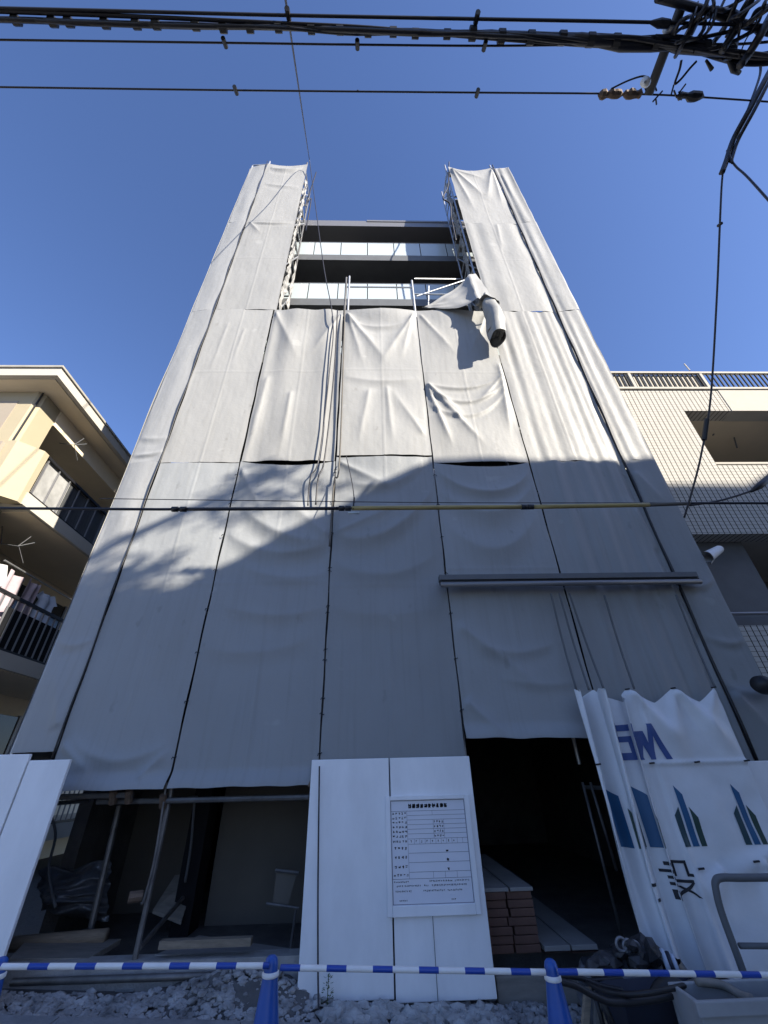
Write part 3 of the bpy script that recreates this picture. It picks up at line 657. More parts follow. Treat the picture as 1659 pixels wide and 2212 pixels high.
def hl(v, u0=0, u1=1, t=.0034): rect(ln, u0, u1, v-t/2, v+t/2)
def vl(u, v0, v1, t=.003): rect(ln, u-t/2, u+t/2, v0, v1)
rect(ln, 0, 1, 0, .005); rect(ln, 0, 1, .995, 1); rect(ln, 0, .007, .005, .995); rect(ln, .993, 1, .005, .995)
rows = [.112, .158, .204, .252, .298, .345, .395, .447, .533, .622, .712, .772]
for r in rows: hl(r, .22 if r not in (.112, .772) else .0, 1)
for a_, c_ in ((.112, .772),): vl(.215, a_, c_)
vl(.555, .112, .158); 
for v0, v1 in ((.204, .252), (.252, .298), (.298, .345), (.345, .395)): vl(.56, v0, v1); vl(.70, v0, v1)
for u in (.3, .37, .44, .51, .58, .65, .72, .79, .86, .93): vl(u, .395, .447)
for u in (.52, .67, .82): vl(u, .712, .772)
ln.build("ruling", M['inkgrey'], nb)
tx = MB(); rg = random.Random(5)
def glyph(q, u, v, wu, hv, dens=4):
    for k in range(dens):
        if rg.random() < .55:
            vv = v+hv*rg.uniform(.05, .85); rect(q, u+wu*rg.uniform(0, .2), u+wu*rg.uniform(.7, 1), vv, vv+hv*.2)
        else:
            uu = u+wu*rg.uniform(.05, .8); rect(q, uu, uu+wu*.26, v+hv*rg.uniform(0, .2), v+hv*rg.uniform(.75, 1))
for k in range(10):
    glyph(tx, .235+.054*k, .036, .044, .046, 10)
tx.build('title_lettering', M['ink'], nb)
for i, r in enumerate(rows[:-1]):
    tx = MB()
    hgt = rows[i+1]-r
    if i >= 7 and i < 10:
        for k in range(4): glyph(tx, .035+.045*k, r+hgt*.25, .03, .03, 4)
        glyph(tx, .70, r+hgt*.62, .035, .03, 4)
    else:
        for k in range(5): glyph(tx, .02+.04*k, r+.010, .03, .026, 3)
        if 2 <= i <= 5:
            for k in range(4): glyph(tx, .565+.035*k, r+.010, .025, .026, 3)
        if i == 6:
            for k in range(9): glyph(tx, .245+.07*k, r+.012, .022, .026, 2)
    tx.build('row_lettering', M['ink'], nb)
for v, segs in ((.797, ((.02, .19), (.46, .75), (.78, .96))), (.835, ((.05, .12), (.15, .34), (.39, .45), (.49, .92))), (.882, ((.03, .22), (.38, .64), (.68, .86))), (.965, ((.08, .17), (.72, .77)))):
    tx = MB()
    for a_, c_ in segs:
        u = a_
        while u < c_: glyph(tx, u, v-.009, .016, .018, 3); u += .021
    tx.build('footer_lettering', M['ink'], nb)
# small weed
wd = thing("weed", "small green weed growing at the foot of the notice hoarding", "plant", (-.36, 4.52, .12))
q = MB(); rg = random.Random(2)
for k in range(60):
    h_ = rg.uniform(.03, .17); a = rg.random()*6.28; rr = .03*(1-h_/.2)+.01; c = Vector((-.36+rr*math.cos(a)+.02*h_, 4.52+rr*math.sin(a), .12+h_))
    d = Vector((math.cos(a), math.sin(a), rg.uniform(.1, .6)))*.022; s_ = Vector((-math.sin(a), math.cos(a), 0))*.006
    q.add([c, c+d*.5+s_, c+d, c+d*.5-s_], [(0, 1, 2, 3)])
q.build("leaves", M['leaf'], wd); MB().tube([(-.36, 4.52, .08), (-.355, 4.52, .29)], .003, 5).build("stem", M['leaf'], wd)
# ------------------------------------------------------------------ white banner
bn = thing("banner", "white printed banner gathered in folds beside the doorway", "banner", (2.8, 4.5, .3))
BX0, BX1, BZ0, BZ1, YBN = 2.05, 3.54, .22, 2.26, 4.47
pk = [2.05, 2.13, 2.245, 2.295, 2.36, 2.62, 3.10, 3.54]
def top_drop(x):
    for a, c in zip(pk, pk[1:]):
        if a <= x <= c:
            s = (x-a)/(c-a); w_ = c-a
            return min(.14, w_*.55)*(1-abs(2*s-1)**1.15)
    return 0
def b_pt(x, z, off=0):
    g = smooth(2.75, 2.45, x)
    s = (x-2.05)
    tz = (BZ1-z)/(BZ1-BZ0)
    y = YBN
    y -= g*(.115*math.sin(s*30+1.4*tz+.5*math.sin(s*17))+.035*math.sin(s*66+2+1.1*tz))*(.8+.3*math.sin(tz*4+s*6))
    if x > 2.5:
        k = smooth(2.5, 2.7, x)
        y -= k*(.02*noise.noise((x*2.5, z*2.5, 3))+.008*noise.noise((x*7, z*6, 5)))
        for (xa, za, xb, zb, A) in ((2.62, 2.26, 3.05, 1.62, .06), (3.10, 2.26, 3.52, 1.62, .06), (2.62, 2.26, 2.7, 1.7, .045), (3.10, 2.26, 2.95, 1.75, .03), (3.54, 2.26, 3.2, 1.75, .03), (3.45, .95, 2.9, .75, .035), (3.3, .9, 3.25, .4, .03), (2.95, .85, 2.7, .6, .03)):
            dx, dz = xb-xa, zb-za; L2 = dx*dx+dz*dz; t = ((x-xa)*dx+(z-za)*dz)/L2
            if 0 < t < 1:
                d = ((x-xa)*dz-(z-za)*dx)/math.sqrt(L2); y -= A*math.exp(-(d/(.03+.08*t))**2)*smooth(0, .1, t)*smooth(1, .6, t)
        y -= .02*math.exp(-((z-1.60)/.015)**2)*k
    y -= .05*smooth(.9, .2, z)
    x += g*smooth(2.05, 2.14, x)*(.030*math.sin(s*30+1.4*tz+1.9)+.012*math.sin(s*66+1.1*tz))
    return Vector((x, y-off, z))
def bfn(u, v):
    x = BX0+(BX1-BX0)*u
    zt_ = BZ1-top_drop(x); z = BZ0+(zt_-BZ0)*v
    p = b_pt(x, z); p.x += .012*noise.noise((z*3, 1, u))*(1 if u < .02 else 0); return p
MB().grid(bfn, 220, 110).build("cloth", M['banner'], bn, smooth=True)
def decal(q, quad, nu=14, nv=24, off=.005):
    a, b_, c, d = [Vector((p[0], 0, p[1])) for p in quad]
    def f(u, v):
        p = a.lerp(b_, u).lerp(d.lerp(c, u), v); return b_pt(p.x, p.z, off)
    q.grid(f, nu, nv)
# logos: three slanted-top bars
for lx, w_ in ((2.10, .055), (2.33, .055), (2.68, .062), (3.22, .062)):
    zb = .985
    lg = MB(); decal(lg, ((lx, zb), (lx+w_*.9, zb), (lx+w_*.9, zb+.28), (lx, zb+.22))); lg.build("logo_bar", M['logogreen'], bn, smooth=True)
    lg = MB(); decal(lg, ((lx+w_*1.2, zb), (lx+w_*2.1, zb), (lx+w_*2.1, zb+.37), (lx+w_*1.2, zb+.44))); lg.build("logo_bar", M['logoblue'], bn, smooth=True)
    lg = MB(); decal(lg, ((lx+w_*2.4, zb), (lx+w_*3.2, zb), (lx+w_*3.2, zb+.20), (lx+w_*2.4, zb+.28))); lg.build("logo_bar", M['logoleaf'], bn, smooth=True)
# big blue letters S W (partly lost in the folds) and the stroke right of them
lt_ = MB()
def stroke(q, x0, z0, x1, z1, t):
    """bar from (x0,z0) to (x1,z1) with horizontal thickness t"""
    decal(q, ((x0-t/2, z0), (x0+t/2, z0), (x1+t/2, z1), (x1-t/2, z1)), 8, 14, .006)
def hbar(q, x0, x1, z0, z1): decal(q, ((x0, z0), (x1, z0), (x1, z1), (x0, z1)), 16, 6, .006)
zl, zh = 1.63, 1.93
hbar(lt_, 2.33, 2.47, zl, zl+.06); hbar(lt_, 2.33, 2.47, zl+.15, zl+.20); hbar(lt_, 2.33, 2.47, zh-.055, zh); stroke(lt_, 2.345, zl+.2, 2.345, zh-.055, .035); stroke(lt_, 2.455, zl+.06, 2.455, zl+.15, .035)
stroke(lt_, 2.50, zh, 2.565, zl, .06); stroke(lt_, 2.60, zh-.06, 2.565, zl, .045); stroke(lt_, 2.60, zh-.06, 2.655, zl, .045); stroke(lt_, 2.69, zh, 2.655, zl, .05); stroke(lt_, 2.69, zh, 2.81, zl, .06)
lt_.build("blue_lettering", M['navyprint'], bn, smooth=True)
kj = MB(); kx, kz = 2.40, .66
for (x0, x1, z0, z1) in ((.02, .10, .21, .235), (0, .12, .165, .185), (.02, .10, .125, .145), (.02, .10, .085, .105), (.02, .04, 0, .06), (.08, .10, 0, .06), (.02, .10, 0, .018), (.02, .10, .045, .06),
                         (.15, .17, .13, .235), (.15, .23, .215, .235), (.215, .235, .13, .235), (.235, .265, .13, .15), (.14, .25, .09, .11)):
    hbar(kj, kx+x0, kx+x1, kz+z0, kz+z1)
stroke(kj, kx+.24, kz+.09, kx+.14, kz, .026); stroke(kj, kx+.16, kz+.07, kx+.26, kz, .026)
kj.build("black_lettering", M['ink'], bn, smooth=True); kj = MB()
for (x0, x1, z0, z1) in ((-.13, -.11, 0, .1), (-.09, -.07, .0, .02), (-.11, -.07, .09, .11)): hbar(kj, kx+x0, kx+x1, kz+z0, kz+z1)
kj.build("black_lettering", M['ink'], bn, smooth=True)
for x, z in ((2.62, 2.25), (3.10, 2.25), (3.53, 2.25), (2.62, 1.60), (3.05, 1.60), (3.52, 1.60), (2.06, 1.60), (2.75, .84), (3.22, .88)):
    p = b_pt(x, z, .008); MB().tube([p+Vector((-.025, 0, 0)), p+Vector((.02, -.012, .004))], .008, 6).build("eyelet_tie", M['black'], bn)
# ------------------------------------------------------------------ cones and bars
YCN = 3.0
cones = [at(6, 2066, YCN), at(588, 2062, YCN), at(1187, 2070, YCN)]
conelab = ["blue traffic cone cut by the left edge of the photo", "blue traffic cone in front of the left side of the hoarding", "blue traffic cone in front of the dark doorway"]
proto = None
for i, tip in enumerate(cones):
    zg = gk(tip.x)-.16; hgt = .80
    if proto is None:
        c0 = thing("traffic_cone", conelab[i], "traffic cone", (tip.x, YCN, zg), "blue traffic cones")
        prof = [(.132, .03), (.124, .06), (.067, hgt-.28), (.038, hgt-.085), (.034, hgt-.06), (.033, hgt-.03), (.028, hgt-.012), (.018, hgt-.003), (.006, hgt)]
        MB().lathe(prof, (tip.x, YCN, zg), 28).build("cone_body", M['blue'], c0, smooth=True)
        MB().box(tip.x-.18, tip.x+.18, YCN-.18, YCN+.18, zg+.003, zg+.03).build("base", M['blue'], c0, bevel=.012)
        MB().lathe([(.038, hgt-.078), (.042, hgt-.075), (.041, hgt-.06), (.036, hgt-.057)], (tip.x, YCN, zg), 28, cap=False).build("bar_ring", M['white'], c0, smooth=True)
        proto = c0; 
        kids = list(c0.children)
        c0.location.z = tip.z-hgt
    else:
        c = proto.copy(); COL.objects.link(c); c.location = (tip.x, YCN, tip.z-hgt); tag(c, conelab[i])
        for ch_ in kids:
            d = ch_.copy(); COL.objects.link(d); d.parent = c
barlab = ["blue and white striped bar between the left cone and the middle cone", "blue and white striped bar in front of the notice hoarding", "blue and white striped bar running right past the wheelbarrow"]
ends = [(at(-40, 2088, YCN-.06), at(582, 2086, YCN-.06)), (at(606, 2090, YCN-.05), at(1178, 2100, YCN-.05)), (at(1204, 2099, YCN-.06), at(1720, 2107, YCN-.06))]
for i, (a_, c_) in enumerate(ends):
    L_ = (c_-a_).length
    q = MB().tube([(k*L_/20, 0, .0) for k in range(21)], .0122, 14)
    o = q.build("barrier_bar", M['stripe'], smooth=True); o.location = a_
    o.rotation_euler = (c_-a_).to_track_quat('X', 'Z').to_euler()
    tag(o, barlab[i], "barrier bar", "striped bars between the cones")
# ------------------------------------------------------------------ wheelbarrow, sack, crate, pipe frame
wb = thing("wheelbarrow", "wheelbarrow with dark tray and black tube handles at the bottom right", "wheelbarrow", (1.45, 3.5, 0))
YW = 3.45
rim = [at(1262, 2120, 3.95), at(1345, 2148, YW-.1), at(1480, 2128, YW-.1), at(1490, 2105, 3.95)]
low = [at(1310, 2230, 3.85), at(1370, 2270, YW+.05), at(1478, 2262, YW+.05), at(1480, 2230, 3.85)]
q = MB()
def traywall(u, v):
    k = u*4; i = int(k) % 4; t = k-int(k)
    r_ = rim[i].lerp(rim[(i+1) % 4], t); l_ = low[i].lerp(low[(i+1) % 4], t)
    return r_.lerp(l_, v)
q.grid(traywall, 32, 10); q.add(low, [(0, 1, 2, 3)])
q.build("tray", M['navy'], wb)
MB().tube(bez(rim+[rim[0]], 8), .013, 8).build("rim", M['black'], wb, smooth=True)
MB().tube(bez([at(1195, 2118, 3.3), at(1240, 2128, 3.3), at(1285, 2152, 3.32), at(1330, 2166, 3.33), at(1420, 2158, 3.34), at(1485, 2140, 3.36)], 8), .016, 10).build("handle", M['black'], wb, smooth=True)
MB().tube(bez([at(1205, 2108, 3.9), at(1250, 2112, 3.9), at(1300, 2130, 3.9), at(1345, 2140, 3.9)], 8), .014, 8).build("handle", M['black'], wb, smooth=True)
MB().tube([at(1300, 2160, 3.4), at(1345, 2260, 3.45)], .016, 8).build("leg", M['black'], wb, smooth=True)
MB().tube([at(1285, 2150, 3.7), at(1315, 2260, 3.7)], .014, 8).build("leg", M['black'], wb, smooth=True)
wc = at(1466, 2200, 3.5)
ty = MB()
n = 28
def torus(u, v, R_=.13, r_=.04):
    a, c = 2*math.pi*u, 2*math.pi*v; return wc+Vector(((R_+r_*math.cos(c))*math.cos(a)*.35, (R_+r_*math.cos(c))*math.cos(a)*.94, (R_+r_*math.cos(c))*math.sin(a)))
def torus2(u, v): 
    a, c = 2*math.pi*u, 2*math.pi*v; return wc+Vector(((.13+.04*math.cos(c))*math.cos(a)*.94, r2*math.sin(c), (.13+.04*math.cos(c))*math.sin(a)))
r2 = .045
wh = MB().grid(torus2, 32, 14).build("wheel", M['black'], wb, smooth=True)
for k, (a_, c_, m_) in enumerate((((1272, 2135), (1262, 2270), 'wood'), ((1290, 2140), (1296, 2270), 'rubble'), ((1300, 2140), (1330, 2270), 'wood'))):
    p0, p1 = at(*a_, 3.8), at(*c_, 3.75); s_ = Vector((.022, 0, 0)); d_ = Vector((0, .03, 0))
    o = MB().add([p0-s_, p0+s_, p1+s_, p1-s_, p0-s_+d_, p0+s_+d_, p1+s_+d_, p1-s_+d_], [(0, 1, 2, 3), (7, 6, 5, 4), (0, 4, 5, 1), (1, 5, 6, 2), (2, 6, 7, 3), (3, 7, 4, 0)]).build("timber_offcut", M['wood'] if m_ == 'wood' else M['ply'], bevel=.003)
    tag(o, ("upright timber offcut left of the wheelbarrow legs", "pale offcut standing between two others by the wheelbarrow", "slanted timber offcut touching the wheelbarrow leg")[k], "timber", "timber offcuts beside the wheelbarrow")
# rubble sack behind the barrow
sk_ = thing("rubble_sack", "open clear sack filled with dark rubble beside the carton stacks", "sack", tuple(at(1370, 2100, 4.1)))
def sackf(u, v):
    a = 2*math.pi*u; c = at(1362, 2085, 4.15); r = .30+.04*math.sin(v*3)+.05*noise.noise((math.cos(a)*2, math.sin(a)*2, v*3))
    return c+Vector((r*1.15*math.cos(a), r*.6*math.sin(a), -.3+.32*v+.04*noise.noise((math.cos(a)*3, math.sin(a)*3, 7))*v))
MB().grid(sackf, 48, 16).build("sack", M['sack'], sk_, smooth=True)
q = MB(); rg = random.Random(8)
for k in range(70):
    px = rg.gauss(1372, 34); py = 2088-max(0, 48*(1-((px-1372)/75)**2))*rg.random()
    q.rock(at(px, py, 4.0+.25*rg.random()), rg.uniform(.04, .09), rg, .9)
q.build("rubble", M['debris'], sk_)
for k in range(3):
    p = at(1342+15*k, 2040+4*k, 4.02)
    ring = [p+Vector((.035*math.cos(t*.5), 0, .035*math.sin(t*.5))) for t in range(13)]
    MB().tube(ring, .010, 6).build("hose_ring", M['parapet'], sk_, smooth=True)
for k in range(3):
    MB().tube([at(1428+11*k, 2050+6*k, 4.0), at(1446+9*k, 2098, 3.95)], .016, 8).build("pipe_offcut", M['paleblue'] if k != 1 else M['navy'], sk_, smooth=True)
# navy tarp corner under the sack
# grey crate
cr = thing("plastic_crate", "stacked grey plastic crate at the bottom right corner", "crate", tuple(at(1570, 2212, 3.2)))
cA = at(1506, 2166, 3.1); cz = cA.z
q = MB()
for x0, x1, y0, y1 in ((cA.x, cA.x+.75, 3.1, 3.125), (cA.x, cA.x+.75, 3.335, 3.36), (cA.x, cA.x+.025, 3.126, 3.334), (cA.x+.725, cA.x+.75, 3.126, 3.334)): q.box(x0, x1, y0, y1, cz-.42, cz)
q.box(cA.x+.03, cA.x+.72, 3.13, 3.33, cz-.41, cz-.37); q.build("body", M['crate'], cr, bevel=.006)
MB().box(cA.x-.025, cA.x+.775, 3.07, 3.098, cz-.045, cz+.012).build("rim", M['crate'], cr, bevel=.006)
MB().box(cA.x-.02, cA.x+.77, 3.075, 3.098, cz-.14, cz-.115).build("rib", M['crate'], cr, bevel=.004)
for k in range(3): MB().box(cA.x+.2+.2*k, cA.x+.225+.2*k, 3.08, 3.098, cz-.36, cz-.15).build("rib", M['crate'], cr, bevel=.004)
o = MB().tube(bez([at(1505, 2120, 3.3), at(1560, 2128, 3.32), at(1600, 2150, 3.25), at(1625, 2158, 3.2)], 6), [.02+.0*k for k in range(19)], 8).build("tool_handle", M['ply'], smooth=True); tag(o, "pale tool handle lying over the grey crate", "tool")
# bent pipe barricade
pf = thing("pipe_barricade", "dark bent pipe barricade leaning in front of the white banner", "barricade", tuple(at(1600, 2140, 3.9)))
YP = 3.95
MB().tube(bez([at(1720, 1895, YP), at(1600, 1896, YP), at(1558, 1896, YP), at(1546, 1904, YP), at(1547, 1925, YP), at(1560, 1975, YP), at(1602, 2090, YP), at(1625, 2160, YP)], 8), .024, 10).build("frame", M['slab'], pf, smooth=True)
MB().tube([at(1597, 2043, YP), at(1720, 2044, YP)], .017, 8).build("crossbar", M['slab'], pf, smooth=True)
# ------------------------------------------------------------------ left apartment house
lb = thing("apartment_house", "cream apartment house with balconies left of the sheeted building", "building", (-8, 8, 0))
EX = -5.72; WX = -6.2
def quadprism_chamfer(x_in, x_out, y0, y1, z0, z1, ch, name, m_):
    """box whose front right vertical edge is chamfered"""
    return MB().prism([(x_in, y0), (x_out-ch, y0), (x_out, y0+ch), (x_out, y1), (x_in, y1)], 'z', z0, z1).build(name, m_, lb)
# roof slab with eaves
b = MB(); b.prism([(-16, 5.0), (EX-.01, 5.0), (EX-.01, 16), (-16, 16)], 'z', 7.83, 8.03); b.build("eave", M['fascia'], lb)
MB().prism([(-16, 4.97), (EX+.02, 4.97), (EX+.02, 16), (-16, 16)], 'z', 8.032, 8.075).build("roof", M['roof'], lb)
MB().box(-16, EX-.10, 5.09, 15.9, 7.815, 7.829).build("soffit", M['soffit'], lb)
quadprism_chamfer(-16, WX, 5.37, 5.85, 0, 7.81, .09, "wall", M['cream'])
MB().box(-16, -6.55, 5.360, 5.369, 6.75, 7.55).build("wall_panel", M['pinkcream'], lb)
MB().box(-16, -7.35, 5.85, 16, 0, 7.81).build("recess_wall", M['soffit'], lb)
MB().tube([(WX-.03, 5.39, 0), (WX-.03, 5.39, 7.8)], .016, 6).build("drain_pipe", M['black'], lb)
MB().box(-7.3, WX+.02, 5.86, 16, 7.42, 7.81).build("lintel", M['soffit'], lb)
for zf in (5.42, 3.08, .74):
    MB().prism([(-16, 5.63), (EX-.03, 5.63), (EX, 5.66), (EX, 16), (-7.34, 16), (-7.34, 5.86), (-16, 5.86)] if False else [(-7.34, 5.851), (-6.19, 5.851), (-6.19, 5.63), (EX, 5.63), (EX, 16), (-7.34, 16)], 'z', zf, zf+.23).build("balcony_slab", M['fascia'], lb)
    MB().box(-7.3, EX-.06, 5.86, 15.9, zf-.012, zf-.001).build("balcony_soffit", M['soffit'], lb)
    # front parapet block of the balcony
    if zf > 2:
        q = MB(); q.prism([(-12, 5.25), (EX-.16, 5.25), (EX-.03, 5.42), (EX-.03, 5.62), (-12, 5.62)] if False else [(-6.9, 5.27), (EX-.30, 5.27), (EX-.02, 5.55), (EX-.02, 5.66), (EX-.14, 5.66), (-6.9, 5.36)], 'z', zf+.0, zf+1.06)
        q.build("balcony_parapet", M['cream'], lb)
        MB().box(-16, EX-.45, 5.20, 5.265, zf+.12, zf+.98).build("parapet_panel", M['pinkcream'], lb)
        MB().box(-16, EX-.32, 5.22, 5.40, zf-.06, zf-.002).build("parapet_drip", M['cream'], lb)
    # railing along the side
    rl = MB()
    q = MB(); y = 5.72
    while y < 15:
        q.box(EX-.05, EX-.03, y, y+.02, zf+.23, zf+1.0); y += (.30 if zf > 5 else .15)
    q.build("railing_bars", M['parapet'], lb)
    MB().box(EX-.065, EX-.015, 5.67, 15, zf+1.0, zf+1.05).build("handrail", M['black'], lb)
    MB().box(EX-.05, EX-.02, 5.67, 15, zf+.232, zf+.27).build("bottom_rail", M['black'], lb)
    MB().box(-7.345, -7.30, 6.3, 9.5, zf+.25, zf+2.0).build("window", M['darkglass'], lb)
    for yy in (6.25, 7.85, 9.5): MB().box(-7.34, -7.28, yy, yy+.05, zf+.25, zf+2.03).build("window_frame", M['parapet'], lb)
# smoked balcony screens on the upper balcony
MB().box(EX-.085, EX-.07, 6.42, 14, 5.66, 6.42).build("balcony_screen", M['smoke'], lb)
MB().box(EX-.085, EX-.07, 5.74, 6.40, 5.66, 6.42).build("balcony_screen", M['frost'], lb)
MB().box(EX-.085, EX-.07, 6.35, 14, 3.32, 3.95).build("balcony_screen", M['darkwall'], lb)
# drying-pole brackets
for (py_, zb) in ((6.35, 7.36), (6.3, 5.0)):
    c = Vector((EX-.35, py_, zb))
    q = MB(); q.tube([c+Vector((-.45, 0, .4)), c+Vector((-.3, 0, .05)), c], .007, 6); q.tube([c, c+Vector((.12, .02, .2))], .008, 6); q.tube([c, c+Vector((.16, .1, .12))], .008, 6)
    q.tube([c+Vector((0, 0, .02)), c+Vector((0, .25, -.2))], .006, 6)
    q.build("pole_bracket", M['slab'], lb)
MB().tube([(EX-.35, 6.2, 4.68), (EX-.35, 9.5, 4.68)], .016, 6).build("drying_pole", M['steel'], lb)
def hang(y0, y1, z0, z1, name, label, cat, m_, sleeves=False):
    q = MB(); sd = y0*3
    def f(u, v):
        wv = 1+.12*(1-v); yy = (y0+y1)/2+(u-.5)*(y1-y0)*wv
        if sleeves and .72 < v: yy = (y0+y1)/2+(u-.5)*(y1-y0)*1.5*(1-.5*(v-.72)/.28)
        return (EX-.33+.03*math.sin(u*11+sd)+.03*noise.noise((u*4, v*4, sd)), yy, z0+(z1-z0)*v-(.04*math.sin(math.pi*u) if v > .9 else 0))
    q.grid(f, 20, 20); o = q.build(name, m_, smooth=True, loc=(EX-.33, (y0+y1)/2, z0)); tag(o, label, cat, "laundry on the lower balcony")
hang(5.80, 6.34, 3.5, 4.62, "shirt", "white shirt hanging at the left end of the drying pole", "laundry", M['shirt'], True)
hang(6.36, 6.74, 3.45, 4.60, "towel", "pale mauve towel hanging next to the white shirt", "laundry", M['mauve'])
hang(6.77, 7.10, 3.5, 4.62, "towel", "darker mauve towel between the pale towel and the blue shirt", "laundry", M['mauve'])
hang(7.14, 7.55, 3.95, 4.56, "shirt", "pale blue shirt at the right end of the laundry", "laundry", M['paleblue'], True)
# ------------------------------------------------------------------ right building
rb = thing("tiled_building", "pale tiled building with open balconies right of the sheeted building", "building", (8, 6, 0))
YR = 5.0
OX = 5.58
b = MB()
b.box(4.42, OX, YR, YR+.25, 4.38, 7.46); b.box(OX, 14, YR, YR+.25, 4.38, 5.66); b.box(OX, 6.45, YR, YR+.25, 6.91, 7.46)
b.build("tiled_wall", M['tile'], rb)
MB().box(6.452, 14, YR-.01, YR+.25, 6.90, 7.46).build("smooth_band", M['fascia'], rb)
MB().box(4.42, 14, YR+.26, 7.4, 6.95, 7.44).build("roof_slab", M['fascia'], rb)
MB().box(OX, 14, YR+.26, 6.8, 6.935, 6.949).build("balcony_soffit", M['soffit'], rb)
MB().box(4.42, 14, 6.8, 7.2, 4.5, 6.94).build("recess_wall", M['pinkcream'], rb)
MB().box(4.42, 14, 6.81, 7.2, 0, 4.39).build("recess_wall", M['board'], rb)
MB().box(4.42, OX-.05, YR+.26, 6.8, 1.0, 6.94).build("side_wall", M['slab'], rb)
MB().box(OX-.049, 14, YR+.26, 6.8, 4.40, 4.6).build("balcony_slab", M['fascia'], rb)
MB().box(6.2, 9, 6.74, 6.79, 4.7, 6.5).build("window", M['darkglass'], rb)
MB().box(4.42, 14, YR-.03, YR+.06, 7.462, 7.51).build("coping", M['fascia'], rb)
MB().box(4.42, 14, YR-.02, YR+.03, 7.92, 7.965).build("top_rail", M['fascia'], rb)
x = 4.45; q = MB()
while x < 12: q.box(x, x+.02, YR-.005, YR+.015, 7.511, 7.919); x += .095
q.build("railing_bars", M['darkwall'], rb)
for x in (4.9, 6.3, 7.7, 9.1): MB().box(x, x+.05, YR-.015, YR+.03, 7.511, 7.919).build("railing_post", M['fascia'], rb)
MB().box(4.42, 6.35, YR+.035, YR+.06, 7.46, 7.915).build("railing_backing", M['fascia'], rb)
MB().box(OX+.02, 14, YR+.30, YR+.34, 5.93, 5.97).build("handrail", M['fascia'], rb)
MB().box(OX+.02, 14, YR+.12, YR+.16, 5.70, 5.74).build("inner_rail", M['fascia'], rb)
MB().tube(bez([at(1540, 940, YR+.6), at(1562, 915, YR+.8), at(1580, 930, YR+.8), at(1592, 967, YR+.6)], 6), .012, 6).build("drying_bracket", M['slab'], rb)
# lower floor
b = MB(); b.box(4.42, 14, YR, YR+.22, 1.6, 3.05); b.build("lower_parapet", M['tile'], rb)
MB().box(4.42, 14, YR+.26, 6.8, 1.5, 1.7).build("lower_slab", M['fascia'], rb)
MB().tube([(4.6, YR+.05, 3.22), (14, YR+.05, 3.22)], .022, 8).build("lower_rail", M['parapet'], rb)
MB().box(5.55, 8, 6.74, 6.79, 1.8, 3.9).build("window", M['darkglass'], rb)
MB().box(5.6, 5.66, YR+.4, YR+.46, 3.05, 3.7).build("bracket", M['black'], rb)
MB().box(4.42, 14, YR, YR+.2, 0, 1.49).build("base_wall", M['concrete'], rb)
MB().tube([at(1478, 786, 5.6), at(1490, 800, 5.4)], .012, 6).build("aerial", M['fascia'], rb)
# floodlight at the edge of the sheets
fl = thing("floodlight", "white hooded floodlight at the right edge of the sheeting", "floodlight", tuple(at(1540, 1195, 4.9)))
p0, p1 = at(1528, 1203, 4.72), at(1553, 1187, 4.95)
ax = (p1-p0).normalized(); s1 = ax.cross(Vector((0, 0, 1))).normalized(); s2 = ax.cross(s1)
def hood(u, v):
    a = 2*math.pi*u; r = .075-.02*v; c = p0.lerp(p1, v)
    lipp = -.05*math.cos(a)*(1-v)
    return c+(s1*math.cos(a)+s2*math.sin(a))*r+ax*lipp
MB().grid(hood, 28, 8).build("hood", M['white'], fl, smooth=True)
MB().tube([p1, p1+ax*.03], .05, 14).build("back_cap", M['white'], fl, smooth=True)
MB().tube([p0.lerp(p1, .3)+s2*.06, p0.lerp(p1, .3)+Vector((-.05, .02, -.12))], .014, 8).build("bracket", M['steel'], fl)
sp = thing("round_lamp", "dark round lamp head cut by the right edge of the photo", "lamp", tuple(at(1650, 1480, 4.2)))
q0 = at(1640, 1478, 4.2); q1 = at(1672, 1484, 4.45)
MB().tube([q0, q0.lerp(q1, .25), q1], [.075, .09, .07], 18).build("shade", M['black'], sp, smooth=True)
MB().tube([q1, q1+Vector((.5, .1, -.05))], .02, 8).build("arm", M['black'], sp)
# ------------------------------------------------------------------ overhead cables
def cable(pts, r, label, name="cable", cat="cable", m_=None, group=None, n=8, seg=8):
    o = MB().tube(bez(pts, seg), r, n).build(name, m_ or M['cable'], smooth=True); return tag(o, label, cat, group)
ZC_ = 7.0
Z = lambda x, y, z=ZC_: atZ(x, y, z)
GC = "overhead street cables"
def clips(o, pts, r=.03, h=.06):
    for p in pts:
        c = MB(); c.tube([p+Vector((0, -h*.5, -h*.4)), p+Vector((0, h*.5, h*.4))], r, 8)
        c.build("cable_clip", M['black'], o)
c1 = cable([Z(-80, 16), Z(300, 25), Z(620, 33), Z(1030, 41), Z(1440, 49), Z(1800, 60)], .012, "uppermost straight black cable with clips above the roofs", group=GC)
clips(c1, [Z(622, 30), Z(1030, 38)], .022, .07)
MB().tube([Z(1405, 48), Z(1425, 50), Z(1445, 52)], [.012, .034, .03], 8).build("clamp", M['black'], c1)
c2 = cable([Z(-80, 22), Z(300, 36), Z(600, 50), Z(800, 60), Z(1000, 78), Z(1250, 97), Z(1500, 108)], .014, "black cable drifting down from the uppermost line into the thick bundle", group=GC)
cb = thing("cable_bundle", "thick black bundle of cables crossing the sky toward the pole", "cable bundle", tuple(Z(830, 68)), GC)
rg = random.Random(4)
base = [(-80, 41), (60, 44), (200, 50), (400, 55), (600, 60), (760, 66), (900, 70), (1040, 74), (1200, 80), (1340, 88), (1480, 98), (1600, 112), (1720, 122)]
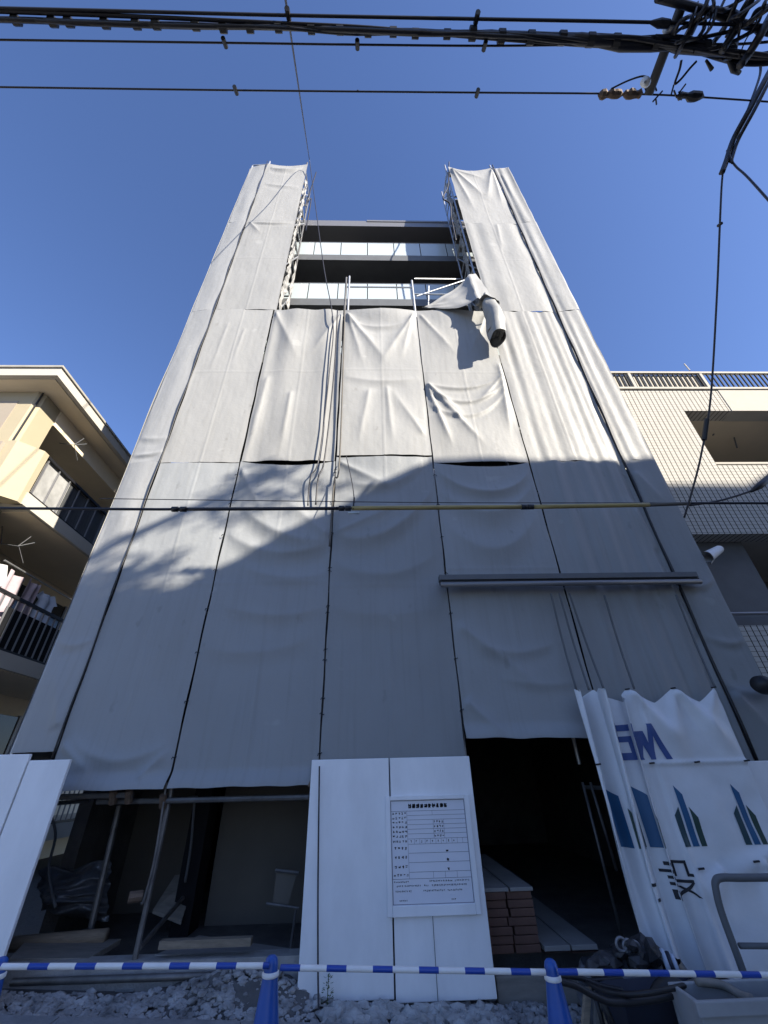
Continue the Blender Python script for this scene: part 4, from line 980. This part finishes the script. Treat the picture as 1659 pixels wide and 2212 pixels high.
for k in range(9):
    pts = []
    for (px, py) in base:
        s_ = (2.5 if px < 1000 else 2.5+(px-1000)/45)
        if k < 3: s_ *= .6
        if k > 5 and px < 900: s_ *= .4
        pts.append(Z(px, py+rg.gauss(0, 1)*s_*.8, ZC_+rg.uniform(-.05, .05)))
    MB().tube(bez(pts, 8), (.018, .019, .015, .012, .013, .010, .018, .019, .016)[k], 8).build("strand", M['cable'], cb, smooth=True)
for px in range(40, 1600, 62):
    yy = [a_[1]+(b_[1]-a_[1])*(px-a_[0])/(b_[0]-a_[0]) for a_, b_ in zip(base, base[1:]) if a_[0] <= px < b_[0]][0]
    p = Z(px+rg.uniform(-15, 15), yy+rg.uniform(-2, 4)); MB().tube([p+Vector((-.03, 0, 0)), p+Vector((.03, 0, 0))], .035 if px < 1000 else .05, 8).build("binding", M['black'], cb)
for (pa, pb, r0) in (((1000, 70), (1200, 84), .03), ((1180, 80), (1420, 98), .045), ((1290, 100), (1460, 106), .035), ((1400, 92), (1620, 118), .05)):
    MB().tube([Z(*pa), Z(pa[0]*.7+pb[0]*.3, pa[1]*.7+pb[1]*.3), Z(pa[0]*.3+pb[0]*.7, pa[1]*.3+pb[1]*.7), Z(*pb)], [.01, r0, r0*.8, .012], 8).build("splice_sleeve", M['cable'], cb, smooth=True)
c3 = cable([Z(-80, 85), Z(485, 92.5), Z(770, 96.5), Z(1045, 99), Z(1240, 97)], .008, "thin black wire with three clips just below the thick bundle", group=GC)
clips(c3, [Z(485, 92), Z(772, 96), Z(1047, 99)], .02, .06)
c4 = cable([Z(-80, 187, 7.2), Z(510, 195, 7.2), Z(1030, 200, 7.2), Z(1290, 202, 7.2), Z(1400, 204, 7.2), Z(1500, 209, 7.2), Z(1720, 224, 7.2)], .008, "lowest thin wire across the open sky with weathered insulators", group=GC)
clips(c4, [Z(509, 195, 7.2), Z(1031, 201, 7.2)], .02, .06)
MB().tube([Z(773, 194, 7.2), Z(773, 199, 7.2)], .008, 6).build("cable_clip", M['black'], c4)
for a_, c_, m_ in ((1292, 1345, 'rust'), (1345, 1388, 'wood'), (1462, 1520, 'black')):
    q = MB(); pts = [Z(a_+(c_-a_)*k/8, 203+(5 if a_ > 1400 else 0)+rg.uniform(-2, 2), 7.2) for k in range(9)]
    q.tube(pts, [.01]+[rg.uniform(.022, .045) for _ in range(7)]+[.01], 8); q.build("insulator", M[m_] if m_ != 'wood' else M['rust'], c4)
for _ in range(9):
    p = Z(rg.uniform(1395, 1470), rg.uniform(195, 215), 7.2)
    MB().tube([p, p+Vector((rg.uniform(-.1, .1), rg.uniform(-.1, .1), rg.uniform(-.05, .05)))], .008, 5).build("wire_end", M['cable'], c4)
cable([Z(1320, 192, 7.2), Z(1355, 175, 7.2), Z(1385, 165, 7.2), Z(1400, 167, 7.2)], .008, "short looped jumper wire beside the crossarm tip", group=GC)
for k, (px, py) in enumerate(((1443, 62), (1394, 177))):
    o = thing("insulator", "pale porcelain insulator " + ("on the crossarm above the thick bundle" if k == 0 else "near the lower tip of the crossarm"), "insulator", tuple(Z(px, py, 7.1)))
    MB().lathe([(.014, -.055), (.036, -.04), (.027, -.02), (.04, -.003), (.027, .014), (.036, .03), (.014, .04)], tuple(Z(px, py, 7.05)), 14).build("body", M['porcelain'], o, smooth=True)
    MB().tube([Z(px, py, 7.0), Z(px, py, 7.2)], .012, 6).build("pin", M['steel'], o)
# utility pole with crossarm (pole itself stands outside the frame)
up_ = thing("utility_pole", "utility pole crossarm reaching in from the top right", "utility pole", (2.3, -.35, 0))
MB().tube([(2.3, -.45, -.1), (2.3, -.45, 10.5)], [.17, .12], 16).build("pole", M['concrete'], up_, smooth=True)
ca, cb_ = Z(1401, 204, 7.12), Z(1500, -60, 7.12)
MB().tube([ca, cb_, cb_+(cb_-ca)*.6], .042, 10).build("crossarm", M['darkarm'], up_, smooth=True)
MB().tube([cb_+(cb_-ca)*.5, (2.3, -.45, 7.12)], .04, 10).build("crossarm_brace", M['dullsteel'], up_, smooth=True)
# service drop across the facade
GW = "service wires on the facade"
wa, wb_ = Z(617, 0), at(669, 350, 4.58)
cable([wa+(wa-wb_)*.06]+[wa.lerp(wb_, t) for t in (0, .2, .4, .6, .8, 1)]+[at(697, 560, 4.58), at(719, 690, 4.62), at(712, 800, 4.64), at(690, 985, 4.66), at(671, 1030, 4.64), at(665, 1092, 4.66)], .010, "dark service wire running from the street cable down the left middle sheets", m_=M['cable'], group=GW)
cable([at(729, 670, 4.64), at(722, 800, 4.64), at(702, 985, 4.66), at(688, 1030, 4.64), at(682, 1090, 4.66)], .012, "second dark wire beside the service wire on the left middle sheets", group=GW)
cable([at(745, 668, 4.66), at(734, 985, 4.66), at(722, 1040, 4.66), at(712, 1180, 4.68)], .012, "pale stained cable down the seam between the two middle sheets", m_=M['board'], group=GW)
cable([at(748, 985, 4.64), at(760, 1040, 4.2), at(766, 1085, 3.2)], .006, "thin wire dropping to the joint of the yellow guard tube", group=GW)
cable([at(690, 1655, 4.55), at(687, 1900, 4.55), at(687, 2100, 4.5), at(689, 2212, 4.4)], .007, "thin black cable hanging down in front of the left hoarding panel", group=GW)
# mid-height cable with yellow guard
mc = thing("guarded_cable", "horizontal cable in yellowed guard tubes crossing the facade", "cable", tuple(at(830, 1097, 3.2)))
MP = [(-60, 1099), (0, 1098), (300, 1100), (390, 1100), (740, 1098), (1150, 1095), (1400, 1090), (1490, 1087), (1720, 1087)]
MB().tube(bez([at(*p, 3.2) for p in MP], 6), .013, 8).build("cable", M['cable'], mc, smooth=True)
for a_, c_, r_, m_ in (((385, 1100), (735, 1098.3), .0165, 'cable'), ((760, 1097.8), (1132, 1095), .021, 'yellow'), ((1152, 1095), (1402, 1090.5), .021, 'yellow'), ((1400, 1090.6), (1490, 1087.5), .018, 'board')):
    MB().tube([at(a_[0]+(c_[0]-a_[0])*k/6, a_[1]+(c_[1]-a_[1])*k/6, 3.2) for k in range(7)], r_, 12).build("guard_tube", M[m_], mc, smooth=True)
for px, py in ((378, 1100), (396, 1100), (738, 1098), (752, 1098), (1132, 1095.2), (1146, 1095)):
    MB().tube([at(px-6, py, 3.2), at(px+6, py, 3.2)], .026, 10).build("joint", M['black'], mc, smooth=True)
MB().tube([at(765, 1075, 3.19), at(763, 1100, 3.19)], .008, 6).build("hook", M['black'], mc)
MB().tube([at(752, 1108, 3.2), at(776, 1108, 3.2)], .012, 8).build("clear_sleeve", M['milk'], mc, smooth=True)
cable([at(215, 1077, 3.25), at(600, 1082, 3.25), at(1000, 1086, 3.25), at(1480, 1086, 3.25)], .004, "hair thin wire just above the yellow guard tube", group=GC)
# right hand drop cables
rd = thing("drop_cable", "thick twin black drop cable bending down at the right edge", "cable", tuple(at(1570, 350, 1.45)), GC)
DP = [(1720, 60, .8), (1665, 150, .95), (1620, 235, 1.15), (1585, 300, 1.35), (1570, 345, 1.45), (1560, 372, 1.5)]
MB().tube(bez([at(*p) for p in DP], 8), .026, 10).build("strand", M['cable'], rd, smooth=True)
MB().tube(bez([at(p[0]+9, p[1]+4, p[2]) for p in DP[:-1]], 8), .017, 10).build("strand", M['cable'], rd, smooth=True)
MB().tube(bez([at(1571, 325, 1.43), at(1579, 340, 1.44), at(1582, 352, 1.45), at(1575, 335, 1.42)], 5), .012, 8).build("splice", M['cable'], rd, smooth=True)
MB().tube(bez([at(1640, 128, .92), at(1642, 160, 1.0), at(1620, 225, 1.13), at(1590, 300, 1.35)], 6), .012, 8).build("strand", M['cable'], rd, smooth=True)
cable([at(1578, 345, 1.46), at(1592, 362, 1.46), at(1620, 388, 1.44), at(1720, 500, 1.4)], .010, "short black branch cable leaving the drop cable to the right", group=GC)
v1 = cable([at(1563, 360, 1.5), at(1559, 400, 1.58), at(1555, 485, 1.75), at(1548, 650, 2.15), at(1535, 860, 2.65), at(1515, 980, 2.9), at(1498, 1050, 3.05), at(1478, 1118, 3.2)], .009, "single black cable dropping in front of the tiled building", group=GC)
clips(v1, [at(1555, 485, 1.75), at(1559, 372, 1.52)], .014, .035)
MB().tube([at(1527, 905, 2.74), at(1521, 950, 2.83)], .022, 8).build("splice", M['black'], v1)
cable([at(1720, 1005, 3.2), at(1650, 1042, 3.2), at(1628, 1058, 3.2), at(1560, 1080, 3.2), at(1490, 1092, 3.2)], .010, "black cable joining the guarded cable from the right", group=GC)
o = MB().tube([at(1665, 1028, 3.19), at(1640, 1050, 3.19), at(1622, 1062, 3.19)], [.03, .034, .012], 8).build("cable_closure", M['black'], smooth=True); tag(o, "black cable closure at the right edge above the guarded cable", "cable closure")
# tangle at the top right
tg = thing("cable_tangle", "messy tangle of black cables in the top right corner", "cable tangle", tuple(Z(1580, 60)), GC)
rg = random.Random(21)
segs = [((1420, -5), (1530, 25), (1600, 50), (1665, 70), .03), ((1595, -5), (1560, 70), (1520, 105), .018), ((1625, -5), (1590, 60), (1560, 110), .03), ((1660, 20), (1600, 60), (1545, 75), (1460, 92), .014), ((1665, 35), (1640, 80), (1615, 120), (1600, 140), .035), ((1565, 0), (1545, 30), (1490, 50), .012), ((1640, 0), (1600, 30), (1580, 38), .014), ((1665, 5), (1620, 45), (1590, 55), .012), ((1550, 15), (1535, 60), (1510, 85), .012), ((1600, 50), (1590, 110), .01), ((1655, 50), (1640, 60), (1560, 100), (1500, 110), .016), ((1540, -5), (1542, 15), (1530, 30), .012), ((1665, 90), (1600, 95), (1540, 96), .01), ((1575, 45), (1550, 80), (1535, 100), .022), ((1610, -5), (1560, 20), (1520, 15), .012)]
for sgm in segs:
    pts = [Z(px, py, 6.95+rg.uniform(-.15, .25)) for px, py in sgm[:-1]]
    MB().tube(bez(pts, 8), sgm[-1], 8).build("strand", M['cable'], tg, smooth=True)
for k in range(26):
    x0 = rg.uniform(1500, 1680); y0 = rg.uniform(-10, 40); L_ = rg.uniform(40, 110); a_ = rg.uniform(1.9, 2.5) if rg.random() < .75 else rg.uniform(.1, .6)
    pts = [Z(x0+L_*t*math.cos(a_)+rg.uniform(-5, 5), min(122, y0+L_*t*math.sin(a_)+10*math.sin(t*3)*rg.uniform(-1, 1)), 7+rg.uniform(-.15, .15)) for t in (0, .33, .66, 1)]
    MB().tube(bez(pts, 6), rg.choice((.006, .008, .012, .018)), 6).build("strand", M['cable'], tg, smooth=True)
MB().tube(bez([Z(1472, 130), Z(1468, 150), Z(1458, 180), Z(1470, 172), Z(1490, 148), Z(1505, 132)], 6), .011, 6).build("loop", M['cable'], tg, smooth=True)
MB().tube([Z(1570, 125), Z(1585, 150), Z(1598, 158)], [.012, .028, .018], 8).build("cable_end", M['black'], tg, smooth=True)
MB().tube([Z(1525, 130), Z(1538, 150)], [.01, .018], 8).build("cable_end", M['black'], tg, smooth=True)
# ------------------------------------------------------------------ street side behind the camera (it casts the shade)
YO = -3.0
ob = thing("opposite_building", "plain building across the street with a sloping roof edge", "building", (8, -6, 0))
def caster(xs, zs, Y=YO):
    t = (YT-Y)/Ld.y; return xs-Ld.x*t, zs-Ld.z*t
pA = caster(.94, 5.60); pB = caster(-2.35, 3.58); pC = caster(5.3, 5.42); pD = caster(7.5, 6.6)
prof = [(5.6, 0), (26, 0), (26, 14.8), (pC[0]+3.2, pD[1]), (pC[0]+.9, pA[1]-.1), (pA[0], pA[1]), (pB[0], pB[1]), (5.6, pB[1]-.2)]
MB().prism(prof, 'y', YO-7, YO).build("wall", M['opp'], ob)
for x in range(7, 24, 3):
    for z in (1.2, 4.0, 6.8):
        f = MB().box(x, x+1.4, YO+.002, YO+.03, z, z+1.4).build("window", M['darkglass'], ob)
tr = thing("street_tree", "tall slender tree across the street behind the viewer", "tree", (6, -2, 0))
YTR = -2.0
def cpt(xs, zs): 
    x, z = caster(xs, zs, YTR); return Vector((x, YTR, z))
l0, l1 = cpt(-3.75, 3.95), cpt(-1.45, 5.30)
tb = cpt(-4.6, 3.2)
MB().tube(bez([(tb.x-.4, YTR, 0), (tb.x-.2, YTR, 4), (tb.x, YTR, tb.z)], 5), [.16-.008*k for k in range(11)], 8).build("trunk", M['bark'], tr, smooth=True)
MB().tube([tb, l0, l1], [.09, .065, .05], 8).build("limb", M['bark'], tr, smooth=True)
q = MB(); rg = random.Random(9)
def clump(xs, zs, sx_, sz_, n, dirx=1.0):
    for k in range(n):
        c = cpt(xs+rg.gauss(0, sx_), zs+rg.gauss(0, sz_)); c.y += rg.uniform(-.3, .3)
        a = Vector((rg.uniform(.6, 1), rg.uniform(-.3, .3), rg.uniform(-.1, .45)))*.14; s_ = Vector((-.2, .3, 1)).normalized()*rg.uniform(.015, .03)
        q.add([c-a, c+s_, c+a, c-s_], [(0, 1, 2, 3)])
clump(-1.55, 5.15, .22, .05, 70); clump(-1.75, 5.32, .16, .03, 40); clump(-2.05, 4.95, .16, .05, 25); clump(-1.15, 4.85, .25, .06, 50)
clump(-3.45, 3.60, .35, .10, 240); clump(-2.85, 3.72, .10, .05, 50); clump(-3.5, 4.02, .12, .03, 25); clump(-2.2, 4.72, .22, .035, 50); clump(-1.75, 4.62, .15, .03, 25)
clump(-3.6, 3.4, .5, .12, 260)
q.build("crown", M['leaf'], tr)
